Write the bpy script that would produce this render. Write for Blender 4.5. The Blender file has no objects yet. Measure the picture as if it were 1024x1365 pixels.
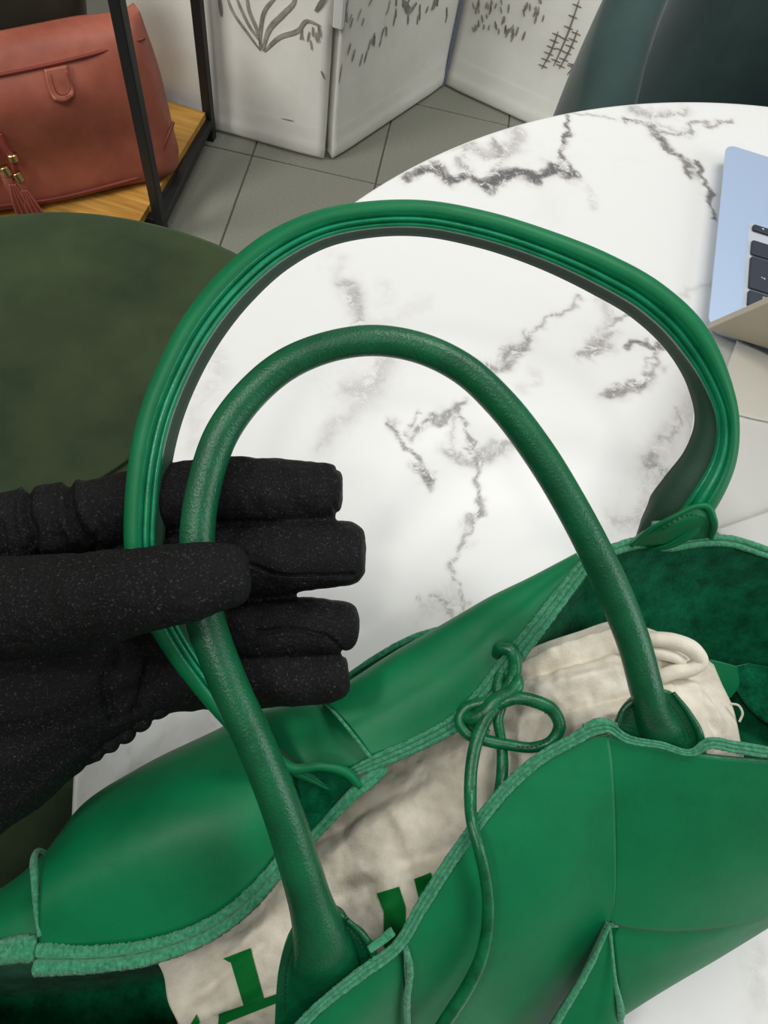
import bpy, math, random
import numpy as np
from mathutils import Vector, Matrix, noise
random.seed(4)
S = bpy.context.scene
COL = S.collection

# ------------------------------------------------------------------ camera
FPX = 950.0                      # focal length in pixels of the 1024x1365 frame
CAMZ = 1.16
PITCH, ROLL = math.radians(64.5), math.radians(17.5)
fw = np.array([0, math.cos(PITCH), -math.sin(PITCH)])
R0 = np.array([1.0, 0, 0]); U0 = np.cross(R0, fw)
RT = R0*math.cos(ROLL) + U0*math.sin(ROLL)
UP = -R0*math.sin(ROLL) + U0*math.cos(ROLL)
CAM = np.array([0, 0, CAMZ])
cd = bpy.data.cameras.new('camera'); co = bpy.data.objects.new('camera', cd); COL.objects.link(co)
cd.sensor_fit = 'VERTICAL'; cd.sensor_height = 36; cd.sensor_width = 27
cd.lens = FPX/1365*36; cd.clip_start = 0.01; cd.clip_end = 50
m = Matrix.Identity(4)
for i in range(3):
    m[i][0] = RT[i]; m[i][1] = UP[i]; m[i][2] = -fw[i]; m[i][3] = CAM[i]
co.matrix_world = m
S.camera = co

# ------------------------------------------------------------------ world, lights, exposure
S.view_settings.view_transform = 'Standard'; S.view_settings.look = 'None'
S.view_settings.gamma = 1; S.view_settings.use_curve_mapping = False
S.view_settings.exposure = 0.0
w = bpy.data.worlds.new('world'); S.world = w; w.use_nodes = True
w.node_tree.nodes['Background'].inputs[0].default_value = (0.95, 0.98, 1.0, 1)
w.node_tree.nodes['Background'].inputs[1].default_value = 0.27

def area(name, loc, target, size, energy, color=(1, 1, 1)):
    l = bpy.data.lights.new(name, 'AREA'); l.shape = 'RECTANGLE'; l.size, l.size_y = size
    l.energy = energy; l.color = color
    o = bpy.data.objects.new(name, l); COL.objects.link(o); o.location = loc
    o.rotation_euler = (Vector(target)-Vector(loc)).to_track_quat('-Z', 'Y').to_euler()
    return o
area('ceiling_panel_light', (0.5, 1.25, 2.75), (0.35, 0.45, 0.7), (1.2, 0.6), 22, (1, 0.99, 0.96))
area('ceiling_spot_light', (-0.85, -0.32, 2.6), (-0.1, 0.25, 0.85), (0.22, 0.22), 9, (1, 0.98, 0.94))
area('ceiling_panel_light', (-0.15, -0.25, 2.7), (-0.1, 0.3, 0.85), (0.7, 0.7), 3, (1, 0.99, 0.97))
area('ceiling_spot_light', (-0.12, -0.84, 2.6), (-0.1, 0.25, 0.85), (0.1, 0.1), 3.5, (1, 0.98, 0.94))
area('window_light', (2.15, 0.1, 1.8), (-0.1, 1.1, 0.5), (1.2, 1.4), 19, (0.93, 0.97, 1.0))
sl = area('side_fill_light', (-2.0, -0.35, 2.1), (-0.45, 1.4, 0.35), (0.9, 0.9), 5.5, (1, 0.99, 0.95)); sl.data.spread = math.radians(58)  # fill lamp added on the left to brighten the folding screen

# ------------------------------------------------------------------ helpers
def ray(px, py):
    return fw + (px-512)/FPX*RT - (py-682.5)/FPX*UP
def P(px, py, t): return CAM + ray(px, py)*t
TABLE_Z = 0.75
def PB(px, py, t):               # point of the tote, kept above the table
    r = ray(px, py); tm = (CAMZ-TABLE_Z-0.011)/-r[2]
    return CAM + r*min(t, tm)
def PZ(px, py, z):
    r = ray(px, py); return CAM + r*((CAMZ-z)/-r[2])
def PV(px, py, p0, n):           # onto a plane through p0
    r = ray(px, py); p0 = np.array(p0, float); n = np.array(n, float)
    return CAM + r*(((p0-CAM)@n)/(r@n))
def nrm(v):
    return v/np.maximum(np.linalg.norm(v, axis=-1, keepdims=True), 1e-9)

def resample(pts, n):
    pts = np.array(pts, float)
    s = np.r_[0, np.cumsum(np.linalg.norm(np.diff(pts[:, :3], axis=0), axis=1))]
    d = np.diff(pts, axis=0)/np.maximum(np.diff(s), 1e-9)[:, None]
    tg = np.empty_like(pts); tg[0] = d[0]; tg[-1] = d[-1]
    if len(pts) > 2:
        w0 = np.diff(s)[1:][:, None]; w1 = np.diff(s)[:-1][:, None]
        tg[1:-1] = (d[:-1]*w0 + d[1:]*w1)/(w0+w1)
    q = np.linspace(0, s[-1], n)
    i = np.clip(np.searchsorted(s, q, 'right')-1, 0, len(pts)-2)
    h = (s[i+1]-s[i])[:, None]; u = ((q-s[i])[:, None])/h
    return ((2*u**3-3*u**2+1)*pts[i] + (u**3-2*u**2+u)*h*tg[i]
            + (-2*u**3+3*u**2)*pts[i+1] + (u**3-u**2)*h*tg[i+1])
def loft(rows, nu, nv):
    g = np.array([resample(r, nu) for r in rows])      # R x nu x 3
    R = len(g); q = np.linspace(0, R-1, nv); i = np.minimum(q.astype(int), R-2); u = (q-i)[:, None, None]
    tg = np.gradient(g, axis=0)
    return ((2*u**3-3*u**2+1)*g[i] + (u**3-2*u**2+u)*tg[i] + (-2*u**3+3*u**2)*g[i+1] + (u**3-u**2)*tg[i+1])

def mesh(name, verts, faces, mats, parent=None, smooth=True, fm=None):
    me = bpy.data.meshes.new(name)
    me.from_pydata([tuple(map(float, v)) for v in verts], [], faces)
    for mm in (mats if isinstance(mats, (list, tuple)) else [mats]): me.materials.append(getattr(mm, 'm', mm))
    if fm is not None: me.polygons.foreach_set('material_index', fm)
    if smooth: me.polygons.foreach_set('use_smooth', [True]*len(me.polygons))
    me.update()
    o = bpy.data.objects.new(name, me); COL.objects.link(o)
    if parent:
        o.parent = parent; o.matrix_parent_inverse = Matrix.Translation(parent.location).inverted()
    return o
def empty(name, loc, label, cat, group=None):
    o = bpy.data.objects.new(name, None); COL.objects.link(o); o.location = tuple(map(float, loc)); o.empty_display_size = 0.05
    tag(o, label, cat, group); return o
def tag(o, label, cat, group=None):
    o['label'] = label; o['category'] = cat
    if group: o['group'] = group
    return o
def bevel(o, wdt, seg=3):
    b = o.modifiers.new('bevel', 'BEVEL'); b.width = wdt; b.segments = seg; b.limit_method = 'ANGLE'; b.angle_limit = 0.6
    return o

def grid_solid(name, g, th, mats, parent=None, edge_mat=None, towards=CAM, disp=None, both=False):
    nv, nu = g.shape[:2]
    n = nrm(np.cross(np.gradient(g, axis=1), np.gradient(g, axis=0)))
    if ((np.asarray(towards)-g)*n).sum() < 0: n = -n
    if disp is not None: g = g + n*disp[..., None]
    V = np.concatenate([g.reshape(-1, 3), (g-n*th).reshape(-1, 3)]); N = nu*nv
    F = []; M = []
    flip = np.cross(g[0, 1]-g[0, 0], g[1, 0]-g[0, 0])@n[0, 0] < 0
    def add(a, b, c, d, mi): F.append((a, d, c, b) if flip else (a, b, c, d)); M.append(mi)
    for j in range(nv-1):
        for i in range(nu-1):
            a = j*nu+i; add(a, a+1, a+nu+1, a+nu, 0); add(N+a, N+a+nu, N+a+nu+1, N+a+1, 1 if both else 0)
    em = len(mats)-1 if isinstance(mats, (list, tuple)) else 0
    for i in range(nu-1):
        a = i; add(N+a, N+a+1, a+1, a, em); a = (nv-1)*nu+i; add(a, a+1, N+a+1, N+a, em)
    for j in range(nv-1):
        a = j*nu; add(a, a+nu, N+a+nu, N+a, em); a = j*nu+nu-1; add(N+a, N+a+nu, a+nu, a, em)
    return mesh(name, V, F, mats, parent, True, M)
def patch(name, rows, th, mats, parent=None, nu=40, nv=24, f=PB, disp=None, **k):
    g = loft([[f(*p) for p in r] for r in rows], nu, nv)
    return grid_solid(name, g, th, mats, parent, disp=disp, **k)

def frames(pts, view=CAM):
    T = nrm(np.gradient(pts, axis=0)); V0 = nrm(np.asarray(view)-pts)
    Sd = nrm(np.cross(T, V0)); V = np.cross(Sd, T)
    return T, Sd, V
def sweep(name, pts, rad, prof, mats, parent=None, view=CAM, jitter=0.0, fmf=None, caps=True, vs_=None):
    """prof: list of (s, v) in units of rad; swept along pts"""
    T, Sd, V = frames(pts, view); n = len(pts); pf = prof if callable(prof) else (lambda u: prof); k = len(pf(0))
    rad = np.broadcast_to(rad, (n,)); vs = []
    for i in range(n):
        for (a, b) in pf(i/(n-1)):
            r = rad[i]
            j = 1+random.uniform(-jitter, jitter) if jitter else 1
            vs.append(pts[i]+Sd[i]*a*r*j+V[i]*b*r*j*(1 if vs_ is None else vs_[i]))
    F = []; M = []
    for i in range(n-1):
        for j in range(k):
            F.append((i*k+j, i*k+(j+1) % k, (i+1)*k+(j+1) % k, (i+1)*k+j)); M.append(fmf(j) if fmf else 0)
    if caps: F.append(tuple(range(k))[::-1]); F.append(tuple((n-1)*k+j for j in range(k))); M += [0, 0]
    return mesh(name, vs, F, mats, parent, True, M)
CIRC = [(math.cos(2*math.pi*i/20), math.sin(2*math.pi*i/20)) for i in range(20)]
def tube(name, ctrl, mats, parent=None, n=120, f=P, r_px=None, prof=CIRC, **k):
    """ctrl rows: px, py, t, halfwidth_px"""
    w4 = []
    for c in ctrl:
        p = f(*c[:3]); w4.append([*p, (c[3] if r_px is None else r_px)*c[2]/FPX, c[4] if len(c) > 4 else 1.0])
    q = resample(w4, n)
    return sweep(name, q[:, :3], q[:, 3], prof, mats, parent, vs_=q[:, 4], **k)
def box(name, lo, hi, mt, parent=None, bev=0):
    x0, y0, z0 = lo; x1, y1, z1 = hi
    v = [(x, y, z) for z in (z0, z1) for y in (y0, y1) for x in (x0, x1)]
    f = [(0, 2, 3, 1), (4, 5, 7, 6), (0, 1, 5, 4), (2, 6, 7, 3), (0, 4, 6, 2), (1, 3, 7, 5)]
    o = mesh(name, v, f, mt, parent, False)
    if bev: bevel(o, bev)
    return o
def bar(name, a, b, wx, wy, mt, parent=None, ref=(0, 0, 1), bev=0.002):
    a = np.array(a, float); b = np.array(b, float); d = nrm(b-a)
    s = nrm(np.cross(d, ref)) if abs(d@np.array(ref)) < .98 else np.array([1., 0, 0]); u = np.cross(s, d)
    v = [p+s*sx*wx/2+u*sy*wy/2 for p in (a, b) for (sx, sy) in ((-1, -1), (1, -1), (1, 1), (-1, 1))]
    f = [(3, 2, 1, 0), (4, 5, 6, 7)]+[(i, (i+1) % 4, 4+(i+1) % 4, 4+i) for i in range(4)]
    o = mesh(name, v, f, mt, parent, False)
    if bev: bevel(o, bev, 2)
    return o
def lathe(name, prof, c, mt, parent=None, seg=64):
    k = len(prof); v = []; F = []
    for i in range(seg):
        a = 2*math.pi*i/seg
        for (r, z) in prof: v.append((c[0]+r*math.cos(a), c[1]+r*math.sin(a), c[2]+z))
    for i in range(seg):
        for j in range(k-1):
            a = i*k+j; b = ((i+1) % seg)*k+j; F.append((a, b, b+1, a+1))
    return mesh(name, v, F, mt, parent)

# ------------------------------------------------------------------ materials
def srgb(r, g, b):
    f = lambda c: (c/255/12.92) if c/255 <= .04045 else ((c/255+.055)/1.055)**2.4
    return (f(r), f(g), f(b), 1)
class M:
    """small node-tree builder"""
    def __init__(s, name, col, rough=.5, spec=.5, sheen=0, metal=0, coat=0):
        s.m = bpy.data.materials.new(name); s.m.use_nodes = True; s.t = s.m.node_tree
        s.b = s.t.nodes['Principled BSDF']; s.i = s.b.inputs
        s.i['Base Color'].default_value = col; s.i['Roughness'].default_value = rough
        s.i['Specular IOR Level'].default_value = spec; s.i['Metallic'].default_value = metal
        s.i['Sheen Weight'].default_value = sheen; s.i['Sheen Roughness'].default_value = .4
        s.i['Coat Weight'].default_value = coat
        s.tc = s.t.nodes.new('ShaderNodeTexCoord'); s.last = None
    def noise(s, scale, detail=4, rough=.6, stretch=None, kind='ShaderNodeTexNoise', rot=None):
        n = s.t.nodes.new(kind); n.inputs['Scale'].default_value = scale
        if kind == 'ShaderNodeTexNoise':
            n.inputs['Detail'].default_value = detail; n.inputs['Roughness'].default_value = rough
        src = s.tc.outputs['Object']
        if stretch:
            mp = s.t.nodes.new('ShaderNodeMapping'); mp.inputs['Scale'].default_value = stretch
            if rot: mp.inputs['Rotation'].default_value = rot
            s.t.links.new(src, mp.inputs[0]); src = mp.outputs[0]
        s.t.links.new(src, n.inputs['Vector']); return n.outputs[0]
    def ramp(s, src, stops):
        r = s.t.nodes.new('ShaderNodeValToRGB'); e = r.color_ramp.elements
        e[0].position, e[0].color = stops[0]; e[1].position, e[1].color = stops[-1]
        for p, c in stops[1:-1]: x = e.new(p); x.color = c
        s.t.links.new(src, r.inputs[0]); return r.outputs[0]
    def color(s, src): s.t.links.new(src, s.i['Base Color']); return s
    def mottled(s, c0, c1, scale, lo=.35, hi=.65, **k):
        return s.color(s.ramp(s.noise(scale, **k), [(lo, c0), (hi, c1)]))
    def bump(s, src, strength=.3, dist=.001):
        b = s.t.nodes.new('ShaderNodeBump'); b.inputs['Strength'].default_value = strength; b.inputs['Distance'].default_value = dist
        s.t.links.new(src, b.inputs['Height'])
        if s.last: s.t.links.new(s.last, b.inputs['Normal'])
        s.last = b.outputs[0]; s.t.links.new(s.last, s.i['Normal']); return s

leather = M('green_leather', srgb(0, 106, 62), .46, .30)
leather.mottled(srgb(0, 106, 62), srgb(2, 117, 70), 30).bump(leather.noise(1500, 3), .18, .0004).bump(leather.noise(60, 2), .15, .002)
LEA = leather.m
grain = M('grained_green_leather', srgb(8, 104, 62), .33, .5)
grain.mottled(srgb(4, 78, 46), srgb(8, 96, 57), 60).bump(grain.noise(1100, 3, .5, (1, 1, .6)), .5, .0005)
GRA = grain.m
lip = M('seam_leather', srgb(4, 132, 88), .22, .6)
lip.mottled(srgb(2, 118, 76), srgb(8, 142, 96), 80).bump(lip.noise(900, 3), .3, .0005)
LIP = lip.m
under = M('shaded_underside_leather', srgb(38, 72, 54), .6, .4); under.bump(under.noise(1500, 3), .4, .0005)  # same green leather, with shade and table glare mixed into its colour
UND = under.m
edge = M('raw_leather_edge', srgb(60, 160, 116), .9, .2, .3)
edge.mottled(srgb(26, 122, 82), srgb(84, 172, 130), 600, .3, .7, detail=5).bump(edge.noise(700, 5, .7), .9, .0012)
EDG = edge.m
suede = M('green_suede', srgb(8, 96, 58), 1.0, .04, .06)
suede.mottled(srgb(2, 68, 42), srgb(16, 116, 76), 90, .35, .65, detail=8, rough=.75).bump(suede.noise(500, 5, .7), .8, .0015)
SUE = suede.m
cordm = M('green_cord_leather', srgb(4, 96, 56), .3, .5); cordm.mottled(srgb(2, 80, 46), srgb(10, 112, 66), 140).bump(cordm.noise(800, 3), .35, .0006)
CORD = cordm.m
thread = M('green_thread', srgb(2, 58, 34), .7).m
cloth = M('cream_cotton', srgb(236, 228, 212), .95, .1, .2)
cloth.mottled(srgb(220, 210, 190), srgb(240, 232, 216), 90).bump(cloth.noise(900, 5, .75), .55, .0009)
CLO = cloth.m
ink = M('green_print', srgb(0, 112, 44), .8, .2); ink.bump(ink.noise(1500, 4), .3, .0005)
glove = M('black_glove_fabric', srgb(20, 20, 22), .58, .25, .0)
g1 = glove.noise(1100, 4, .8)
glove.color(glove.ramp(g1, [(.42, srgb(1, 1, 2)), (.58, srgb(7, 7, 8)), (.70, srgb(84, 84, 88))]))  # pale specks put the fabric's sparkle into its colour
wv = glove.t.nodes.new('ShaderNodeTexWave'); wv.inputs['Scale'].default_value = 480; wv.inputs['Distortion'].default_value = 3
glove.t.links.new(glove.tc.outputs['Object'], wv.inputs['Vector'])
glove.bump(g1, .8, .0007).bump(wv.outputs[1], .15, .0004)
GLO = glove.m
velvet = M('dark_green_velvet', srgb(54, 62, 46), .9, .15, .3)
velvet.i['Sheen Tint'].default_value = srgb(110, 140, 100)
velvet.mottled(srgb(42, 54, 38), srgb(62, 74, 50), 9, .3, .7, detail=6).bump(velvet.noise(400, 5, .7), .3, .001)
VEL = velvet.m
teal = M('teal_velvet', srgb(36, 60, 58), .75, .3, .3); teal.mottled(srgb(38, 58, 56), srgb(58, 82, 78), 7, .3, .7, detail=7).bump(teal.noise(300, 4), .2, .001)
TEA = teal.m
redl = M('terracotta_leather', srgb(150, 80, 66), .45, .45); redl.mottled(srgb(140, 74, 58), srgb(164, 92, 72), 12).bump(redl.noise(450, 4), .3, .0008)
RED = redl.m
redd = M('terracotta_piping', srgb(122, 50, 40), .45).m
olive = M('dark_olive_leather', srgb(40, 38, 28), .5); olive.bump(olive.noise(400, 4), .3, .001); OLI = olive.m
gold = M('gold_metal', srgb(220, 190, 130), .25, metal=1).m
black = M('black_powder_coated_steel', srgb(24, 26, 28), .45).m
wood = M('oak_veneer', srgb(190, 140, 62), .5); wood.mottled(srgb(170, 120, 48), srgb(206, 158, 78), 8, stretch=(1, 14, 1)); WOO = wood.m
tilem = M('grey_stone_tile', srgb(118, 116, 106), .75, .3); tilem.mottled(srgb(116, 117, 106), srgb(138, 139, 127), 320, .3, .7, detail=5).bump(tilem.noise(300, 4), .15, .001)
TIL = tilem.m
grout = M('dark_grout', srgb(92, 90, 82), .9).m
canvas = M('painted_canvas', srgb(212, 208, 198), .9, .2)
canvas.mottled(srgb(234, 232, 224), srgb(247, 246, 240), 6, detail=6).bump(canvas.noise(600, 3), .25, .001)
CAN = canvas.m
paint = M('grey_brown_paint', srgb(112, 104, 92), .85); paint.mottled(srgb(132, 126, 116), srgb(172, 168, 158), 60, detail=5); PAI = paint.m
paint2 = M('dark_paint', srgb(128, 123, 114), .85).m
plast = M('wall_plaster', srgb(200, 198, 192), .9); plast.bump(plast.noise(60, 4), .1, .002); PLA = plast.m
alu = M('anodised_aluminium', srgb(178, 198, 226), .45, .5, metal=.45); ALU = alu.m  # silver metal; the bluish light it reflects is part of this colour
alul = M('warm_lit_lid_aluminium', srgb(186, 176, 158), .5, .5, metal=.4).m  # silver metal too, the warm light on the lid painted in as beige
keym = M('black_key_plastic', srgb(34, 44, 58), .5).m
legm = M('white_key_legend', srgb(200, 205, 210), .6).m
screenm = M('dark_display_glass', srgb(8, 9, 12), .08).m
paper = M('cream_tissue_paper', srgb(246, 243, 232), .85, .2); paper.bump(paper.noise(25, 5), .25, .004); PAP = paper.m
paper2 = M('white_paper', srgb(246, 245, 240), .85, .2); paper2.bump(paper2.noise(20, 5), .2, .004)
steel = M('white_lacquered_steel', srgb(220, 220, 218), .4).m

# ------------------------------------------------------------------ setting: floor, walls, screen
fl = box('floor', (-2.4, -1.0, -.06), (2.2, 3.2, -.004), grout); fl['kind'] = 'structure'
ang = math.radians(6.5); TU, TV = .285, .30
org = np.array([-.526, 1.305]); eu = np.array([math.cos(ang), math.sin(ang)]); ev = np.array([-math.sin(ang), math.cos(ang)])
g_ = .0028; tile0 = None
for i in range(-6, 9):
    for j in range(-8, 7):
        c = org + eu*(i+.5)*TU + ev*(j+.5)*TV
        if not (-2.2 < c[0] < 2.0 and -.8 < c[1] < 3.0): continue
        if tile0 is None:
            hx, hy = TU/2-g_/2, TV/2-g_/2
            v = []
            for z, k in ((-.006, 0), (-.0015, 0), (0, .0015)):
                for sx, sy in ((-1, -1), (1, -1), (1, 1), (-1, 1)): v.append((sx*(hx-k), sy*(hy-k), z))
            F = [(8, 9, 10, 11)]
            for r in (0, 4):
                for q in range(4): F.append((r+q, r+(q+1) % 4, r+4+(q+1) % 4, r+4+q))
            tile0 = mesh('tile', v, F, TIL, None, False); o = tile0
        else:
            o = bpy.data.objects.new('tile', tile0.data); COL.objects.link(o)
        o.parent = fl; o.location = (c[0], c[1], 0); o.rotation_euler = (0, 0, ang)
wb = box('wall_back', (-2.4, 3.2, -.06), (2.2, 3.3, 2.9), PLA); wb['kind'] = 'structure'
wf = box('wall_front', (-2.4, -1.1, -.06), (2.2, -1.0, 2.9), M('taupe_plaster', srgb(120, 114, 106), .9)); wf['kind'] = 'structure'  # unseen wall behind the camera, added to block ambient light
wl = box('wall_left', (-2.5, -1.0, -.06), (-2.4, 3.3, 2.9), PLA); wl['kind'] = 'structure'

# folding screen: three hinged canvas panels
scr = empty('folding_screen', (-.3, 1.45, 0), 'white canvas folding screen painted with grey plants, standing on the grey floor tiles', 'screen')
def panel(a, b, h=1.7):
    a = np.array([*a, 0.]); b = np.array([*b, 0.]); d = nrm(b-a); n = np.array([d[1], -d[0], 0]); L = np.linalg.norm(b-a)
    prof_z = [.004, .012, .03, .05, .075, .11, .3, .8, h-.02, h]
    bul = [.000, .004, .005, .003, .002, .001, 0, 0, 0, -.004]
    rows = [[a+d*(L*k/8)+n*(bz+(.0 if 0 < k < 8 else -.003))+np.array([0, 0, z]) for k in range(9)] for z, bz in zip(prof_z, bul)]
    g = loft(rows, 24, 60)
    return grid_solid('canvas_panel', g, .022, CAN, scr), a, d, n
_, a1, d1, n1 = panel((-.80, 1.336), (-.374, 1.355))
_, a2, d2, n2 = panel((-.354, 1.366), (-.180, 1.733))
_, a3, d3, n3 = panel((-.176, 1.736), (.215, 1.66))
for nn, (a, n) in zip(range(3), ((a1, n1), (a2, n2), (a3, n3))): pass
def strokes(name, items, a, n, mt, kind=None):
    V = []; F = []
    for pts, w0 in items:
        q = resample([PV(x, y, a+n*.0022, n) for x, y in pts], max(3, 5*len(pts)))
        T = nrm(np.gradient(q, axis=0)); sd = np.cross(T, n); k = len(q); b = len(V)
        sc = np.linalg.norm(q.mean(0)-CAM)/FPX
        for i in range(k):
            ww = w0*sc*.38*(math.sin(math.pi*(i+.6)/(k+.2))**.5)
            for off, s_ in ((.0, 1), (.0, -1), (-.0012, -1), (-.0012, 1)): V.append(q[i]+sd[i]*ww*s_+n*off)
        for i in range(k-1):
            for j in range(4): F.append((b+i*4+j, b+i*4+(j+1) % 4, b+(i+1)*4+(j+1) % 4, b+(i+1)*4+j))
    o = mesh(name, V, F, mt, scr, False)
    if kind: o['kind'] = kind
    return o
strokes('painted_plant', [([(347, 68), (330, 45), (308, 12), (300, -12)], 4), ([(349, 66), (342, 40), (331, 12), (328, -10)], 5),
        ([(346, 66), (347, 40), (352, 15), (368, -5)], 5), ([(350, 68), (358, 40), (378, 18), (392, 2), (394, -14)], 7),
        ([(352, 69), (372, 50), (398, 40), (408, 28), (426, 34)], 6), ([(350, 60), (335, 40), (322, 15), (312, -10)], 4)], a1, n1, PAI)
for it_ in (([(292, -5), (295, 22)], 5), ([(420, 15), (436, -8)], 6), ([(428, 95), (433, 106)], 3)): strokes('painted_leaf', [it_], a1, n1, paint2)
random.seed(9)
it = []
for k in range(9):
    x = random.uniform(398, 428); y = random.uniform(40, 60); it.append(([(x, y-5), (x+random.uniform(-4, 6), y+8)], 2.2))
it.append(([(375, 158), (392, 162)], 2.5))
strokes('painted_grass', it, a1, n1, PAI, 'stuff')
it = []
for k in range(34):
    x = random.uniform(462, 598); y = random.uniform(-6, 22 if x > 520 else 60)
    it.append(([(x, y), (x-random.uniform(0, 5), y+random.uniform(8, 15))], random.uniform(2, 3.2)))
for x, y in ((468, 58), (474, 66), (490, 68), (495, 52), (500, 44), (484, 72)): it.append(([(x, y), (x-4, y+16)], 3))
for x in (457, 460, 463): it.append(([(x-2, 2), (x, 30)], 4))
it.append(([(456, 85), (452, 112)], 3)); it.append(([(540, 2), (548, 14), (556, 4)], 9))
strokes('painted_grass', it, a2, n2, PAI, 'stuff')
it = []
for k in range(46):
    x = random.uniform(628, 725); y = random.uniform(-6, 40) if x < 690 else random.uniform(-6, 22)
    it.append(([(x, y), (x-random.uniform(-3, 4), y+random.uniform(6, 12))], random.uniform(2, 3)))
for x, y in ((678, 38), (685, 44), (691, 36), (700, 42)): it.append(([(x, y), (x-4, y+12)], 3))
strokes('painted_grass', it, a3, n3, PAI, 'stuff')
it = []
for (xa, ya), (xb, yb) in (((772, 0), (738, 88)), ((744, 42), (722, 92)), ((770, 40), (745, 92)), ((764, 85), (756, 100))):
    it.append(([(xa, ya), ((xa+xb)/2+2, (ya+yb)/2), (xb, yb)], 2.2))
    for k in range(6 if yb-ya > 20 else 2):
        f_ = (k+.5)/6; x = xa+(xb-xa)*f_; y = ya+(yb-ya)*f_; it.append(([(x-6, y-2), (x+6, y+3)], 1.8))
strokes('painted_thorn_branch', it, a3, n3, paint2)
box('hinge', (-.372, 1.352, .30), (-.352, 1.370, .36), steel, scr, .003)
bar('hinge_rod', (-.179, 1.728, .01), (-.179, 1.728, 1.69), .006, .006, M('blue_grey_edge', srgb(110, 125, 150), .5).m, scr)

# ------------------------------------------------------------------ shelf with handbags
SX, SY0, SY1 = -.628, 1.0, 1.316
sh = empty('metal_shelf', (-.95, 1.16, 0), 'black steel shelf frame with an oak board, beside the painted screen', 'shelf')
for x, y in ((-.606, SY0), (SX, SY1), (-1.35, SY0), (-1.35, SY1)): bar('post', (x, y, 0), (x, y, 1.75), .020, .020, black, sh)
for z in (.045, 1.0, 1.7):
    for y in (SY0, SY1): bar('rail', (-1.34, y, z), (SX+(.012 if y == SY0 else -.01), y, z), .02, .02, black, sh)
    bar('rail', (-.607, SY0+.01, z), (SX, SY1-.01, z), .02, .02, black, sh)
    bar('rail', (-1.35, SY0+.01, z), (-1.35, SY1-.01, z), .02, .02, black, sh)
box('shelf_board', (-1.34, .86, .054), (SX-.002, SY1-.01, .070), WOO, sh)

# terracotta handbag, standing on the lower board
q0 = PZ(0, 283, .071); q1 = PZ(243, 232, .071)
dd = nrm(q1-q0); nn_ = np.array([dd[1], -dd[0], 0])
rb = empty('handbag', (q0+q1)/2, 'terracotta leather handbag with flap tab and tassels on the shelf', 'handbag')
tilt = nrm(nn_ + np.array([0, 0, .18]))
def RP(x, y, out=0): return PV(x, y, q0, tilt) + tilt*out
rowsR = [[RP(-30, 288, -.004), RP(60, 274, -.004), RP(150, 254, -.004), RP(238, 232, -.02), RP(244, 230, -.05)],
         [RP(-30, 272, .014), RP(60, 262, .014), RP(150, 240, .014), RP(235, 218, .004), RP(246, 214, -.04)],
         [RP(-30, 225, .012), RP(60, 215, .012), RP(150, 195, .015), RP(225, 180, .008), RP(236, 175, -.03)],
         [RP(-30, 150, .032), RP(60, 135, .034), RP(140, 120, .030), RP(205, 105, .012), RP(217, 100, -.02)],
         [RP(-30, 98, .014), RP(40, 84, .014), RP(110, 68, .014), RP(185, 50, .006), RP(199, 46, -.02)],
         [RP(-30, 68, -.008), RP(40, 54, -.008), RP(100, 42, -.008), RP(180, 28, -.012), RP(192, 24, -.03)],
         [RP(-30, 62, -.04), RP(40, 48, -.04), RP(100, 36, -.04), RP(178, 22, -.04), RP(188, 20, -.05)]]
grid_solid('body', loft(rowsR, 40, 50), .09, RED, rb)
def rtube(name, pts, r, mt, par=rb, out=.004):
    q = resample([[*RP(x, y, o+out), 1] for x, y, o in pts], 40); return sweep(name, q[:, :3], r, CIRC, mt, par)
rtube('piping', [(-30, 270, .014), (60, 260, .014), (150, 239, .014), (212, 224, .008)], .0035, redd)
rtube('piping', [(212, 218, .010), (214, 195, .012), (222, 175, .010), (230, 160, .003)], .003, redd)
rtube('flap_seam', [(-30, 99, .013), (40, 85, .013), (110, 69, .013), (192, 49, .002)], .003, redd)
TABp = [[(55, 84), (70, 81), (85, 78)], [(57, 98), (72, 96), (88, 93)], [(62, 112), (76, 114), (92, 106)], [(68, 115), (78, 116), (88, 112)]]
grid_solid('closure_tab', loft([[RP(x, y, .036 - (2-i)*.006) for x, y in r] for i, r in enumerate(TABp)], 12, 14), .008, RED, rb)
rtube('tab_stitching', [(62, 86, .030), (65, 100, .036), (70, 109, .039), (80, 110, .039), (86, 102, .038), (82, 84, .030)], .0012, redd)
for x, y, x2, y2 in ((2, 214, 30, 272), (18, 222, 46, 276)):
    tz = rtube('tassel', [(x, y, .035), (x+5, y+14, .037), ((x+x2)/2, (y+y2)/2, .036), (x2, y2, .034)], .010, RED)
    rtube('tassel_bead', [(x-3, y-8, .037), (x+3, y+2, .039)], .009, gold, tz)
    for k in range(7):
        rtube('fringe', [(x+4+k, y+12, .046), ((x+x2)/2-7+k*2.4, (y+y2)/2, .048), (x2-12+k*4, y2, .046)], .0022, redd if k % 2 else RED, tz)
rtube('tassel_cord', [(-6, 165, .03), (4, 185, .036), (10, 192, .038), (12, 220, .038)], .006, redd)
rtube('cord_bead', [(9, 188, .041), (12, 196, .041)], .009, gold)

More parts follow.
